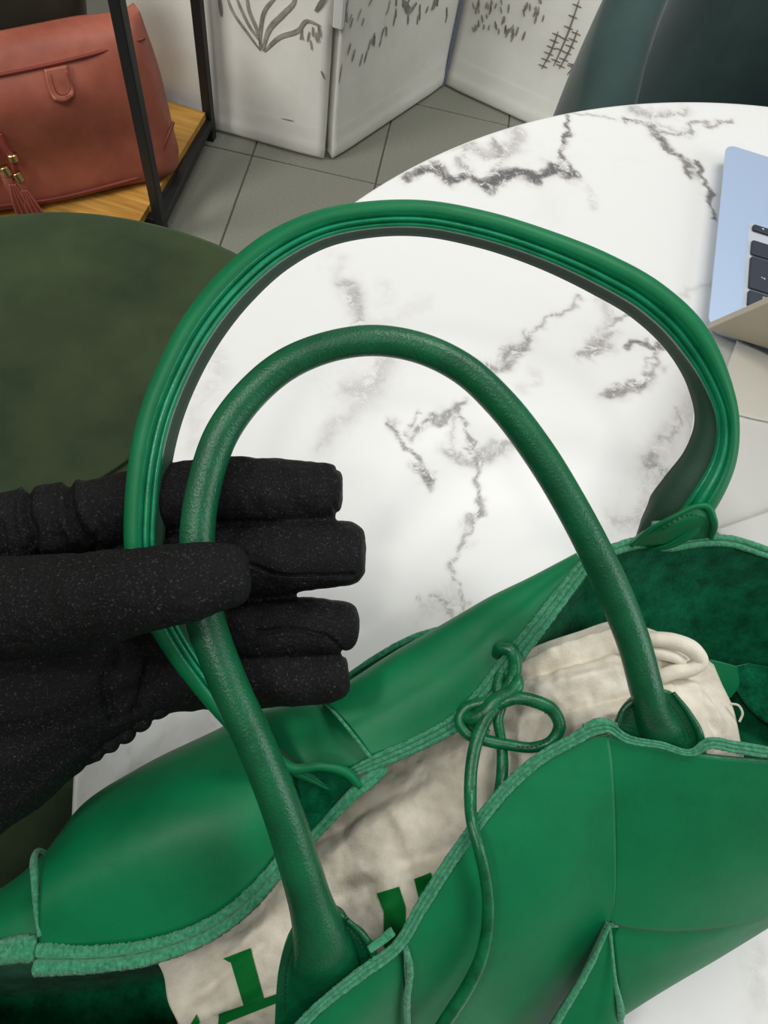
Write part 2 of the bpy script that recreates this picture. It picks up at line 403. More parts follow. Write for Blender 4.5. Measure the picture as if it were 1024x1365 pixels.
# olive bag behind it, with a gold zip pull
o0 = q0 - nn_*.19
OPn = nn_
def OP(x, y, out=0): return PV(x, y, o0, OPn) + OPn*out
ob = empty('handbag', (o0[0], o0[1], .071), 'dark olive handbag behind the terracotta bag, its gold zip pull hanging', 'handbag')
grid_solid('body', loft([[OP(-40, 150), OP(50, 130), OP(115, 112), OP(122, 110, -.02)], [OP(-40, 60, .015), OP(50, 45, .02), OP(112, 28, .01), OP(120, 25, -.02)],
          [OP(-40, -40), OP(50, -50), OP(108, -60), OP(114, -62, -.02)]], 24, 24), .07, OLI, ob)
for dx in (0, 7):
    q = resample([OP(106+dx, 16, .02), OP(110+dx*.6, 27, .022), OP(116+dx*.4, 40, .02)], 8)
    sweep('zip_pull', q, .004, CIRC, gold, ob)

# ------------------------------------------------------------------ chairs
def shell(name, c, r_in, th, a0, a1, z0, hfun, mt, parent, nseg=48, zb=0, lean=0.0, mul=(1, 1)):
    prof_n = 14; V = []; F = []
    for i in range(nseg+1):
        a = math.radians(a0+(a1-a0)*i/nseg); zt = hfun(i/nseg); pr = []
        for j in range(prof_n+1):
            u = j/prof_n; pr.append((r_in + .02*math.sin(math.pi*u) + lean*u, z0+(zt-th/2-z0)*u))
        for j in range(1, 8):
            b = math.pi*j/8; pr.append((r_in+lean+th/2-th/2*math.cos(b), zt-th/2+th/2*math.sin(b)))
        for j in range(prof_n, -1, -1):
            u = j/prof_n; pr.append((r_in+th+.02*math.sin(math.pi*u)+lean*u, z0+(zt-th/2-z0)*u))
        k = len(pr)
        for r, z in pr: V.append((c[0]+r*math.cos(a)*mul[0], c[1]+r*math.sin(a)*mul[1], z))
    for i in range(nseg):
        for j in range(k): F.append((i*k+j, (i+1)*k+j, (i+1)*k+(j+1) % k, i*k+(j+1) % k))
    F.append(tuple(range(k))); F.append(tuple(nseg*k+j for j in range(k))[::-1])
    return mesh(name, V, F, mt, parent)
lc = (-.36, .27)
ch = empty('velvet_armchair', (*lc, 0), 'dark green velvet armchair with a wide round seat, left of the marble table', 'chair')
seatp = [(0, .30), (.30, .30), (.335, .31), (.352, .34), (.368, .38), (.372, .415), (.366, .445), (.345, .465), (.30, .474), (.2, .478), (.1, .479), (0, .48)]
seat = lathe('seat', seatp, (*lc, 0), VEL, ch, 96)
for v in seat.data.vertices:
    p = v.co
    if p.z > .44: v.co.z += .006*noise.noise(Vector((p.x*7, p.y*7, 0)))
shell('backrest', lc, .335, .06, 172, 304, .33, lambda u: .50+.22*math.sin(math.pi*u)**.6, VEL, ch)
q = resample([(*PZ(118, 650, .479)[:2], .484), (*PZ(150, 630, .479)[:2], .485), (*PZ(182, 606, .479)[:2], .484), (*PZ(215, 560, .479)[:2], .482)], 24)
sweep('seat_seam', q, .0022, CIRC, velvet.m, ch)
for a in (45, 135, 225, 315):
    x = lc[0]+.25*math.cos(math.radians(a)); y = lc[1]+.25*math.sin(math.radians(a))
    bar('leg', (lc[0]+(x-lc[0])*1.15, lc[1]+(y-lc[1])*1.15, 0), (x, y, .31), .026, .026, black, ch)
rc = (.43, .86)
ch2 = empty('velvet_armchair', (*rc, 0), 'dark teal velvet tub chair tucked in at the far edge of the marble table', 'chair')
sp2 = [(0, .34), (.24, .34), (.275, .36), (.285, .40), (.275, .44), (.24, .46), (.1, .468), (0, .47)]
lathe('seat', sp2, (*rc, 0), TEA, ch2, 64)
shell('backrest', rc, .275, .065, -22, 202, .30, lambda u: .60+.26*math.sin(math.pi*min(max(u, .0), 1))**.5, TEA, ch2, lean=.03)
for a in (45, 135, 225, 315):
    x = rc[0]+.2*math.cos(math.radians(a)); y = rc[1]+.2*math.sin(math.radians(a))
    bar('leg', (rc[0]+(x-rc[0])*1.2, rc[1]+(y-rc[1])*1.2, 0), (x, y, .35), .026, .026, black, ch2)

# ------------------------------------------------------------------ round marble table
TC = (.400, .204); TR = .5527
veins = [  # (width_mm, strength, pixel path)
 (7, .9, [(545, 236), (575, 222), (600, 240), (628, 238), (650, 244), (672, 240)]), (9, 1, [(645, 246), (665, 240), (690, 232), (712, 236), (735, 225), (762, 234)]),
 (5, .9, [(757, 150), (760, 172), (754, 195), (757, 215), (766, 234)]), (12, .45, [(600, 190), (640, 205), (690, 192), (690, 172)]), (8, .5, [(625, 190), (612, 215), (640, 242)]),
 (6, .6, [(655, 185), (668, 210), (660, 236)]), (4, .5, [(765, 148), (790, 150), (820, 160)]), (6, .8, [(832, 160), (862, 166), (885, 190), (905, 207), (922, 232)]),
 (4, .9, [(928, 218), (940, 248), (950, 280), (951, 292)]), (9, .5, [(845, 143), (870, 155), (905, 150), (912, 142)]), (5, .6, [(870, 182), (900, 182), (930, 168), (978, 163)]),
 (5, .4, [(866, 148), (880, 170), (905, 175)]), (3, .35, [(784, 245), (788, 262), (792, 280)]), (12, .5, [(462, 380), (474, 398), (482, 428)]), (9, .3, [(446, 340), (450, 368), (462, 380)]),
 (10, .25, [(512, 385), (516, 400)]), (8, .2, [(530, 430), (548, 412), (570, 400)]), (18, .42, [(512, 482), (508, 500), (495, 515), (462, 520)]), (8, .35, [(495, 520), (470, 545), (448, 568), (428, 600)]),
 (14, .32, [(288, 470), (288, 500), (276, 520)]), (7, .25, [(272, 520), (264, 560), (262, 600)]), (10, .25, [(500, 430), (515, 480)]),
 (4, .85, [(524, 566), (535, 588), (552, 602), (560, 628), (575, 645)]), (4, .7, [(550, 575), (565, 572), (590, 552), (625, 530)]), (7, .45, [(598, 548), (600, 580), (604, 608)]),
 (8, .55, [(604, 605), (615, 622), (640, 612), (672, 596), (690, 590)]), (4, .7, [(608, 545), (628, 580), (645, 610)]), (4, .75, [(625, 600), (638, 640), (636, 690)]),
 (4, .6, [(634, 690), (614, 725), (606, 760), (612, 800), (612, 832)]), (10, .35, [(570, 825), (590, 800), (604, 806)]), (3, .6, [(572, 800), (592, 808), (606, 832)]), (3, .6, [(575, 570), (560, 555), (548, 566)]),
 (8, .65, [(652, 490), (672, 482), (692, 462), (706, 452)]), (4, .55, [(704, 452), (728, 432), (752, 412), (772, 396)]), (3, .4, [(650, 488), (668, 470), (690, 462)]),
 (9, .6, [(775, 478), (795, 460), (815, 448)]), (10, .4, [(800, 440), (812, 422), (806, 402)]), (4, .6, [(812, 430), (840, 424), (880, 430)]), (5, .8, [(842, 462), (850, 452), (884, 462), (888, 456)]),
 (6, .6, [(872, 470), (880, 490), (868, 500)]), (7, .7, [(812, 524), (826, 522), (846, 516), (862, 508)]), (3, .5, [(880, 455), (860, 490)]), (5, .35, [(910, 395), (930, 385), (950, 378)]), (6, .3, [(700, 520), (712, 500)]),
 (14, .35, [(866, 655), (864, 620), (880, 590), (910, 560), (930, 530)]), (10, .55, [(868, 612), (882, 628), (884, 655)]), (12, .4, [(815, 700), (845, 690), (880, 665)]), (5, .5, [(888, 585), (905, 560), (900, 545)]),
 (12, .25, [(938, 652), (950, 636), (960, 650)]), (10, .25, [(985, 605), (1010, 600)]), (9, .3, [(1004, 1262), (1008, 1300), (1006, 1340)]), (14, .22, [(1040, 300), (1020, 420), (1060, 520)]),
 (3, .3, [(186, 968), (172, 1010), (165, 1062)]), (2, .3, [(150, 994), (190, 1004), (232, 1012)]), (10, .25, [(118, 1010), (112, 1050), (106, 1080)]), (4, .22, [(226, 962), (214, 1010), (204, 1040)]),  # thin straight lines here are reflections on the top, painted like veins
 (16, .3, [(290, 960), (262, 1000), (250, 1020)])]
segs = []
for w_, st, path in veins:
    q = resample([PZ(x, y, .75)[:2] for x, y in path], 4*len(path))
    for a, b in zip(q[:-1], q[1:]): segs.append((*a, *b, w_/2000, st))
segs = np.array(segs)
# polar grid for the top: fine in the inner part, a rounded rim outside
nr, na = 340, 1200
rr = np.linspace(0.0, TR-.003, nr); aa = np.linspace(0, 2*np.pi, na, endpoint=False)
X = TC[0]+rr[:, None]*np.cos(aa); Y = TC[1]+rr[:, None]*np.sin(aa)
pts = np.stack([X.ravel(), Y.ravel()], 1)
vein = np.zeros(len(pts))
# natural wobble of the veins, added to the measuring positions
true_pts = pts
wob = np.zeros_like(pts)
for q_ in range(0, len(pts)):
    x_, y_ = pts[q_]
    if y_ < -.15 and x_ > .35: continue
    a_ = noise.noise_vector((x_*55, y_*55, 1.3)); b_ = noise.noise_vector((x_*170, y_*170, 7.7))
    wob[q_] = (a_[0]*.008+b_[0]*.0045, a_[1]*.008+b_[1]*.0045)
pts = pts+wob
for ax, ay, bx, by, hw, st in segs:
    k = hw*4
    mk = (pts[:, 0] > min(ax, bx)-k) & (pts[:, 0] < max(ax, bx)+k) & (pts[:, 1] > min(ay, by)-k) & (pts[:, 1] < max(ay, by)+k)
    p = pts[mk]; d = np.array([bx-ax, by-ay]); L2 = d@d
    u = np.clip(((p-[ax, ay])@d)/L2, 0, 1); ds = np.linalg.norm(p-np.array([ax, ay])-u[:, None]*d, axis=1)
    vein[mk] = np.maximum(vein[mk], st*np.exp(-(ds/hw)**2*.38))
V = [(x, y, .75) for x, y in true_pts]; F = []
i0 = np.arange(nr-1)[:, None]*na; j0 = np.arange(na)[None, :]; j1 = (j0+1) % na
F = np.stack([i0+j0, i0+na+j0, i0+na+j1, i0+j1], -1).reshape(-1, 4).tolist()
last = (nr-1)*na; rim = [(TR-.001, .7494), (TR, .748), (TR, .738), (TR-.004, .732), (TR-.03, .730), (.02, .730)]
for r, z in rim:
    b = len(V); V += [(TC[0]+r*math.cos(a), TC[1]+r*math.sin(a), z) for a in aa]
    F += [(last+j, b+j, b+(j+1) % na, last+(j+1) % na) for j in range(na)]; last = b
mar = M('white_marble', srgb(230, 230, 228), .32, .5)
at = mar.t.nodes.new('ShaderNodeAttribute'); at.attribute_name = 'vein'
n1_ = mar.noise(70, 8, .78); n2_ = mar.noise(200, 5, .75)
n3_ = mar.noise(9, 6, .7)
for nd_ in list(mar.t.nodes):
    if nd_.type == 'TEX_NOISE': nd_.inputs['Distortion'].default_value = .8
def math_(op, a, b=None, cl=False):
    nd = mar.t.nodes.new('ShaderNodeMath'); nd.operation = op; nd.use_clamp = cl
    for k_, x in ((0, a), (1, b)):
        if x is None: continue
        if isinstance(x, (int, float)): nd.inputs[k_].default_value = x
        else: mar.t.links.new(x, nd.inputs[k_])
    return nd.outputs[0]
vn = math_('MULTIPLY', math_('SUBTRACT', n1_, .40), 6.0, True)
halo = math_('MULTIPLY', math_('MULTIPLY', at.outputs['Fac'], .30), math_('ADD', vn, .35))
ridge = math_('SUBTRACT', 1, math_('MULTIPLY', math_('ABSOLUTE', math_('SUBTRACT', n1_, .5)), 11), True)
ridge2 = math_('SUBTRACT', 1, math_('MULTIPLY', math_('ABSOLUTE', math_('SUBTRACT', n2_, .5)), 7), True)
core = math_('MULTIPLY', math_('MULTIPLY', math_('MULTIPLY', at.outputs['Fac'], at.outputs['Fac']), .95), math_('ADD', ridge, math_('MULTIPLY', ridge2, .45)))
vv = math_('ADD', halo, core)
faint = math_('MULTIPLY', math_('SUBTRACT', n3_, .56, True), .35)
tot = math_('ADD', vv, faint, True)
mar.color(mar.ramp(tot, [(0, srgb(230, 230, 228)), (.18, srgb(216, 214, 210)), (.5, srgb(160, 157, 155)), (1, srgb(96, 94, 96))]))
tb = empty('marble_table', (*TC, 0), 'round white marble table with grey veins under the green bag', 'table')
top = mesh('table_top', V, F, mar.m, tb)
al = top.data.attributes.new('vein', 'FLOAT', 'POINT'); al.data.foreach_set('value', np.r_[vein, np.zeros(len(V)-len(vein))].astype(np.float32))
lathe('pedestal', [(.03, .73), (.14, .73), (.14, .722), (.04, .71), (.032, .69), (.032, .05), (.05, .03), (.03, .03)], (*TC, 0), black, tb)
lathe('base', [(0, .034), (.06, .034), (.25, .018), (.26, .008), (.255, 0), (0, 0)], (*TC, 0), black, tb)

# ------------------------------------------------------------------ laptop
LX, LY0, LY1, LW = .190, .418, .633, .304
lp = empty('laptop', (LX+LW/2, (LY0+LY1)/2, .75), 'open silver laptop seen from behind its lid at the right of the table', 'laptop')
def rslab(name, x0, y0, x1, y1, z0, z1, r, mt, parent, n=7):
    V = []; c = [(x1-r, y1-r, 0), (x0+r, y1-r, 90), (x0+r, y0+r, 180), (x1-r, y0+r, 270)]; o = []
    for cx, cy, a in c:
        for k in range(n+1):
            t = math.radians(a+90*k/n); o.append((cx+r*math.cos(t), cy+r*math.sin(t)))
    k = len(o); uc = .55*(z1-z0) if name == 'deck' else 0; mx, my = (x0+x1)/2, (y0+y1)/2
    V = [(x-math.copysign(uc, x-mx), y-math.copysign(uc, y-my), z0) for x, y in o]+[(x, y, z1) for x, y in o]
    F = [tuple(range(k))[::-1], tuple(range(k, 2*k))]+[(i, (i+1) % k, k+(i+1) % k, k+i) for i in range(k)]
    return bevel(mesh(name, V, F, mt, parent, False), min(.0008, (z1-z0)/3), 2)
deck = rslab('deck', LX, LY0, LX+LW, LY1, .752, .765, .010, ALU, lp)
for x in (LX+.03, LX+LW-.03):
    for y in (LY0+.03, LY1-.03): lathe('rubber_foot', [(0, 0), (.007, 0), (.007, .003), (0, .003)], (x, y, .75), keym, lp, 16)
kx0 = PZ(1001, 300, .7655)[0]; kw = (LX+LW)-(kx0-LX)-kx0; ky = PZ(1001, 300, .7655)[1]
rslab('keyboard_well', kx0-.0015, ky-.111, kx0+kw+.0015, ky+.003, .7648, .7652, .003, M('keyboard_well_grey', srgb(186, 192, 200), .5), lp)
rslab('trackpad', LX+LW/2-.062, LY1-.084, LX+LW/2+.062, LY1-.006, .7650, .7653, .003, ALU, lp)
pitch = .0186; y = ky+.0015
def legend(x, y, s, par, kind):
    z = .7678; V = []; F = []
    def quad(x0, y0, x1, y1, w_):
        a = np.array([x0, y0]); b = np.array([x1, y1]); d = nrm(b-a); s_ = np.array([-d[1], d[0]])*w_/2; q = len(V)
        for p in (a-s_, b-s_, b+s_, a+s_): V.append((p[0], p[1], z))
        F.append((q, q+1, q+2, q+3))
    w_ = .0005
    if kind == 'tri': V += [(x-s, y, z), (x+s*.8, y+s, z), (x+s*.8, y-s, z)]; F.append((0, 1, 2))
    elif kind == 'shift':
        for a in (((0, -1), (1, 0)), ((1, 0), (.4, 0)), ((.4, 0), (.4, 1)), ((.4, 1), (-.4, 1)), ((-.4, 1), (-.4, 0)), ((-.4, 0), (-1, 0)), ((-1, 0), (0, -1))): quad(x+a[0][0]*s, y+a[0][1]*s, x+a[1][0]*s, y+a[1][1]*s, w_)
    elif kind == 'enter':
        for a in (((-1, .8), (-1, 0)), ((-1, 0), (1, 0)), ((1, 0), (.4, .6)), ((1, 0), (.4, -.6))): quad(x+a[0][0]*s, y+a[0][1]*s, x+a[1][0]*s, y+a[1][1]*s, w_)
    elif kind == 'back':
        for a in (((1.2, 0), (.4, .8)), ((.4, .8), (-1.2, .8)), ((-1.2, .8), (-1.2, -.8)), ((-1.2, -.8), (.4, -.8)), ((.4, -.8), (1.2, 0)), ((-.6, .4), (.1, -.4)), ((-.6, -.4), (.1, .4))): quad(x+a[0][0]*s, y+a[0][1]*s, x+a[1][0]*s, y+a[1][1]*s, w_)
    mesh('key_legend', V, F, legm, par, False)
keycache = {}
def key(x0, x1, ytop, h, leg=None):
    g = .0012; kk = (round(x1-x0, 5), round(h, 5))
    if leg or kk not in keycache:
        o = rslab('key', -(x1-x0)/2+g, -h/2+g, (x1-x0)/2-g, h/2-g, .7652, .7674, .002, keym, lp, 3)
        if not leg: keycache[kk] = o
    else:
        o = keycache[kk].copy(); COL.objects.link(o)
    o.matrix_parent_inverse = Matrix.Identity(4); o.location = Vector(((x0+x1)/2, ytop-h/2, 0))-Vector(lp.location)
    if leg:
        l = len(bpy.data.objects); legend(0, leg[1], leg[2], o, leg[0])
        lo = o.children[0]; lo.matrix_parent_inverse = Matrix.Identity(4)
    return o
rows_k = [(.0186, [('a', 1)]*3+[('w', 1.25), ('w', 5), ('w', 1.25), ('w', 1), ('w', 1), ('w', 1)]),
          (.0186, [('s', 2.3)]+[('w', 1)]*10+[('w', 1.2)]), (.0186, [('e', 1.0)]+[('w', 1)]*11+[('w', 1.5)]),
          (.0186, [('E', 1.3)]+[('w', 1)]*12), (.0186, [('b', 1.6)]+[('w', 1)]*12), (.0150, [('w', 1)]*14)]
for ri, (h, row) in enumerate(rows_k):
    x = kx0; tot_ = sum(k[1] for k in row); sc = kw/tot_
    for kd, wd in row:
        x1 = x+wd*sc
        if kd == 'a': key(x, x1, y, h*.5, ('tri', 0, .0011) if x == kx0 else None)
        elif kd == 's': key(x, x1, y, h, ('shift', .003, .0016))
        elif kd == 'e': pass
        elif kd == 'E': key(x, x1, y+h, h*2, ('enter', -.004, .0016))
        elif kd == 'b': key(x, x1, y, h, ('back', .003, .0016))
        else: key(x, x1, y, h)
        x = x1
    y -= h
la = math.radians(60); ld = np.array([0, -math.cos(la), math.sin(la)]); ln = np.array([0, -math.sin(la), -math.cos(la)])
def lidslab(name, off0, off1, mt, inset=0.0, r=.009, z0=0.0):
    V = []; n = 6; o = []
    x0, x1, v0, v1 = LX+inset, LX+LW-inset, z0+inset, .213-inset
    for cx, cy, a, rr_ in ((x1-r, v1-r, 0, r), (x0+r, v1-r, 90, r), (x0+.002, v0+.002, 180, .002), (x1-.002, v0+.002, 270, .002)):
        for k in range(n+1):
            t = math.radians(a+90*k/n); o.append((cx+rr_*math.cos(t), cy+rr_*math.sin(t)))
    k = len(o); base = np.array([0, LY0+.002, .7655])
    for off in (off0, off1): V += [base+np.array([u, 0, 0])+ld*v+ln*off for u, v in o]
    F = [tuple(range(k))[::-1], tuple(range(k, 2*k))]+[(i, (i+1) % k, k+(i+1) % k, k+i) for i in range(k)]
    return bevel(mesh(name, V, F, mt, lp, False), .0006, 2)
lidslab('lid', 0, .005, alul); lidslab('display', -.0004, .0001, screenm, .006, .006)
q = np.array([(LX+.03, LY0+.001, .764), (LX+LW/2, LY0+.001, .764), (LX+LW-.03, LY0+.001, .764)]); sweep('hinge', resample(q, 20), .004, CIRC, keym, lp)

# loose papers
def sheet(px, z, mt, label, th=.0004, seed=0, amp=.002):
    rows = []
    c = [PZ(x, y, z) for x, y in px]           # four corners in order
    for j in range(4):
        v = j/3; rows.append([(c[0]*(1-v)+c[3]*v)*(1-u)+(c[1]*(1-v)+c[2]*v)*u for u in (0, .33, .66, 1)])
    g = loft(rows, 30, 30)
    for j in range(30):
        for i in range(30):
            g[j, i, 2] += amp*max(0, .3+noise.noise(Vector((g[j, i, 0]*18+seed, g[j, i, 1]*18, seed))))
    o = grid_solid('paper_sheet', g, th, mt); tag(o, label, 'paper', 'papers beside the laptop'); return o
sheet([(930, 520), (1180, 620), (1200, 760), (900, 700)], .7506, paper2, 'off-white sheet lying flat, lowest paper, right of the bag handle')
sheet([(982, 454), (1190, 560), (1150, 590), (948, 545)], .7545, PAP, 'cream tissue sheet with a pointed corner just below the laptop lid')
sheet([(955, 705), (1100, 655), (1200, 760), (1000, 790)], .7545, paper2, 'white sheet peeking out above the far rim of the bag', seed=5)

# ------------------------------------------------------------------ green leather tote
base_pt = PZ(640, 1150, TABLE_Z)
tote = empty('tote_bag', base_pt, 'green leather tote of wide woven strips, standing open on the marble table', 'handbag')
LE = [LEA, EDG]; TH = .0022
def pan(name, rows, mats=LE, th=TH, **k): return patch(name, rows, th, mats, tote, **k)
# far side, leaning in over the opening: outer face seen
pan('leather_panel', [[(-90, 1262, .269), (0, 1258, .2685), (52, 1252, .268)], [(-90, 1240, .275), (0, 1215, .278), (54, 1190, .276)],
    [(-100, 1215, .30), (0, 1184, .300), (62, 1135, .296)], [(-90, 1215, .33), (20, 1190, .34), (85, 1140, .33)]])
pan('leather_panel', [[(52, 1262, .266), (120, 1262, .265), (200, 1255, .2648), (280, 1226, .265), (335, 1182, .266), (385, 1115, .270)],
    [(52, 1205, .2655), (130, 1165, .264), (215, 1125, .264), (300, 1090, .267), (350, 1068, .271), (392, 1050, .275)],
    [(58, 1150, .278), (122, 1090, .280), (200, 1045, .282), (290, 1010, .285), (345, 995, .288), (380, 990, .290)],
    [(72, 1125, .305), (112, 1072, .305), (185, 1024, .31), (290, 972, .312), (345, 945, .313), (378, 936, .313)],
    [(110, 1130, .35), (150, 1095, .35), (210, 1050, .355), (290, 1010, .36), (345, 980, .36), (380, 970, .36)]], nu=70, nv=44)
pan('leather_panel', [[(330, 1060, .282), (395, 1040, .280), (440, 1034, .280), (498, 1012, .2825)], [(330, 1000, .286), (390, 985, .287), (432, 975, .288), (474, 970, .2885)],
    [(325, 955, .302), (370, 940, .304), (402, 934, .304), (446, 934, .304)], [(340, 985, .35), (370, 970, .35), (410, 960, .35), (450, 960, .35)]])
pan('leather_panel', [[(494, 1008, .279), (560, 985, .281), (612, 955, .283), (648, 915, .285), (672, 882, .286), (702, 850, .288), (742, 800, .292), (778, 755, .296)],
    [(464, 968, .283), (535, 930, .284), (592, 895, .286), (630, 862, .289), (660, 835, .290), (690, 812, .292), (735, 775, .295), (772, 747, .298)],
    [(430, 932, .297), (482, 897, .300), (530, 866, .302), (565, 846, .303), (610, 820, .304), (650, 797, .305), (710, 768, .307), (768, 738, .308)],
    [(450, 950, .35), (500, 925, .355), (540, 900, .36), (590, 875, .36), (630, 850, .36), (670, 830, .36), (720, 800, .36), (770, 770, .35)]], nu=80, nv=36, th=.003)
pan('back_flap', [[(455, 905, .335), (500, 877, .335), (552, 848, .335), (610, 832, .335)], [(455, 925, .332), (500, 900, .332), (555, 875, .332), (612, 850, .332)], [(460, 960, .34), (520, 930, .34), (570, 905, .34), (620, 880, .34)]], [SUE, EDG])
# open right-hand end: suede inside of the far wall
lining = pan('suede_lining', [[(690, 858, .303), (745, 800, .303), (782, 752, .304), (850, 724, .312), (930, 722, .322), (1024, 742, .326), (1120, 770, .326)],
    [(700, 880, .322), (750, 840, .324), (800, 790, .328), (860, 775, .334), (935, 780, .342), (1024, 800, .346), (1120, 820, .345)],
    [(700, 910, .336), (760, 880, .338), (820, 850, .342), (880, 840, .348), (945, 850, .356), (1024, 880, .36), (1120, 900, .36)],
    [(700, 960, .345), (770, 940, .348), (830, 920, .352), (890, 910, .356), (950, 920, .362), (1024, 960, .362), (1120, 980, .36)],
    [(700, 1060, .345), (770, 1040, .345), (840, 1030, .345), (900, 1020, .345), (960, 1030, .345), (1030, 1060, .34), (1120, 1080, .34)]],
    [SUE, LEA, EDG], nu=90, nv=60, both=True)
pan('suede_lining', [[(-90, 1275, .275), (60, 1280, .274), (200, 1270, .274), (340, 1190, .276)], [(-90, 1320, .33), (60, 1320, .33), (200, 1300, .33), (340, 1240, .32)],
    [(-90, 1380, .36), (60, 1380, .36), (200, 1370, .36), (340, 1340, .35)], [(-90, 1560, .36), (60, 1560, .36), (200, 1560, .36), (340, 1500, .35)]], [SUE, LEA, EDG], both=True)
pan('inner_flap', [[(1000, 884, .350), (1045, 893, .350), (1120, 900, .350)], [(972, 892, .349), (1040, 925, .350), (1120, 930, .350)], [(972, 902, .349), (1000, 945, .350), (1120, 1010, .350)]], [SUE, EDG], th=.0018)
pan('inner_flap', [[(930, 876, .3475), (960, 882, .3475), (983, 888, .3475)], [(940, 905, .347), (965, 908, .347), (986, 912, .347)], [(950, 935, .3475), (965, 934, .3475), (975, 930, .3475)]], [LEA, EDG], th=.0018)
# near side, outer face towards us
pan('leather_panel', [[(541, 1252, .2555), (590, 1170, .2585), (650, 1086, .2625), (722, 1016, .2665), (770, 990, .2685), (812, 980, .2695)],
    [(541, 1300, .260), (610, 1225, .262), (675, 1150, .264), (740, 1085, .267), (780, 1050, .269), (818, 1030, .2705)],
    [(545, 1350, .272), (625, 1300, .272), (700, 1235, .272), (755, 1175, .272), (790, 1135, .273), (821, 1110, .2745)],
    [(550, 1420, .292), (640, 1380, .292), (712, 1330, .291), (765, 1265, .288), (800, 1215, .283), (821, 1180, .2795)],
    [(560, 1500, .315), (650, 1460, .318), (730, 1400, .315), (775, 1330, .308), (803, 1272, .297), (816, 1234, .2875)]], nu=80, nv=60)
pan('leather_panel', [[(810, 982, .2695), (880, 998, .2695), (940, 1008, .2698), (1024, 1016, .2715), (1120, 1024, .274)],
    [(817, 1060, .2725), (890, 1066, .2730), (950, 1074, .2745), (1024, 1080, .277), (1120, 1080, .281)],
    [(819, 1150, .2785), (890, 1158, .2800), (955, 1160, .283), (1024, 1158, .288), (1120, 1145, .294)],
    [(813, 1234, .2875), (880, 1242, .2910), (955, 1238, .298), (1024, 1224, .306), (1120, 1185, .316)]], nu=60, nv=50)
pan('leather_panel', [[(813, 1222, .2895), (880, 1232, .2930), (955, 1226, .300), (1024, 1212, .308), (1120, 1170, .318)],
    [(820, 1290, .2960), (880, 1280, .2990), (955, 1255, .306), (1024, 1226, .314), (1120, 1180, .324)],
    [(826, 1358, .310), (885, 1321, .315), (955, 1279, .322), (1024, 1236, .326), (1110, 1182, .33)],
    [(800, 1340, .336), (860, 1295, .338), (930, 1245, .340), (1010, 1205, .342), (1110, 1160, .345)]], nu=60, nv=36)
pan('leather_panel', [[(812, 1234, .2830), (785, 1292, .2850), (740, 1365, .2880), (700, 1430, .291)], [(814, 1236, .2832), (802, 1305, .2870), (780, 1385, .2900), (760, 1450, .294)],
    [(816, 1238, .2836), (822, 1310, .2890), (829, 1362, .2960), (834, 1400, .300)], [(815, 1245, .30), (822, 1320, .31), (822, 1365, .325), (820, 1400, .33)]], nu=40, nv=30, th=.003)
pan('leather_panel', [[(380, 1388, .2475), (430, 1342, .2495), (482, 1300, .2525), (535, 1262, .2558)], [(400, 1440, .255), (450, 1390, .256), (500, 1345, .259), (539, 1310, .262)],
    [(420, 1500, .275), (470, 1450, .275), (512, 1400, .276), (541, 1365, .277)], [(430, 1600, .30), (480, 1550, .30), (520, 1480, .30), (543, 1440, .30)]])

pan('leather_panel', [[(-330, 1360, .262), (-120, 1402, .258), (120, 1420, .254), (300, 1425, .250), (395, 1380, .2485)], [(-330, 1500, .30), (-120, 1540, .30), (120, 1560, .30), (320, 1530, .29), (430, 1470, .28)],
    [(-330, 1560, .33), (-120, 1620, .33), (120, 1640, .33), (340, 1600, .33), (450, 1540, .31)]])
pan('leather_panel', [[(-330, 1360, .262), (-345, 1300, .264), (-300, 1262, .266), (-200, 1255, .268), (-80, 1262, .269)], [(-380, 1500, .31), (-430, 1350, .31), (-380, 1250, .31), (-250, 1220, .305), (-80, 1230, .295)],
    [(-400, 1560, .34), (-450, 1380, .34), (-400, 1240, .34), (-260, 1200, .34), (-80, 1225, .34)]])

# the end and lower body of the bag, closing it down to the table
pan('leather_panel', [[(1112, 1018, .2745), (1180, 985, .285), (1215, 900, .300), (1190, 810, .316), (1112, 766, .3265)], [(1112, 1090, .295), (1205, 1030, .310), (1240, 910, .325), (1210, 815, .340), (1112, 800, .345)],
    [(1112, 1150, .325), (1215, 1060, .345), (1245, 920, .36), (1205, 820, .375), (1112, 850, .38)]])
pan('lower_body', [[(300, 1560, .300), (430, 1520, .296), (560, 1440, .306), (680, 1385, .307), (790, 1300, .306), (900, 1230, .316), (1020, 1180, .330), (1112, 1140, .335)],
    [(300, 1640, .335), (430, 1600, .335), (560, 1520, .335), (690, 1440, .335), (790, 1320, .335), (900, 1240, .335), (1020, 1190, .342), (1112, 1150, .345)],
    [(310, 1680, .37), (440, 1640, .37), (565, 1560, .37), (690, 1460, .37), (790, 1310, .37), (890, 1230, .37), (1010, 1180, .36), (1112, 1140, .36)]], nu=60)

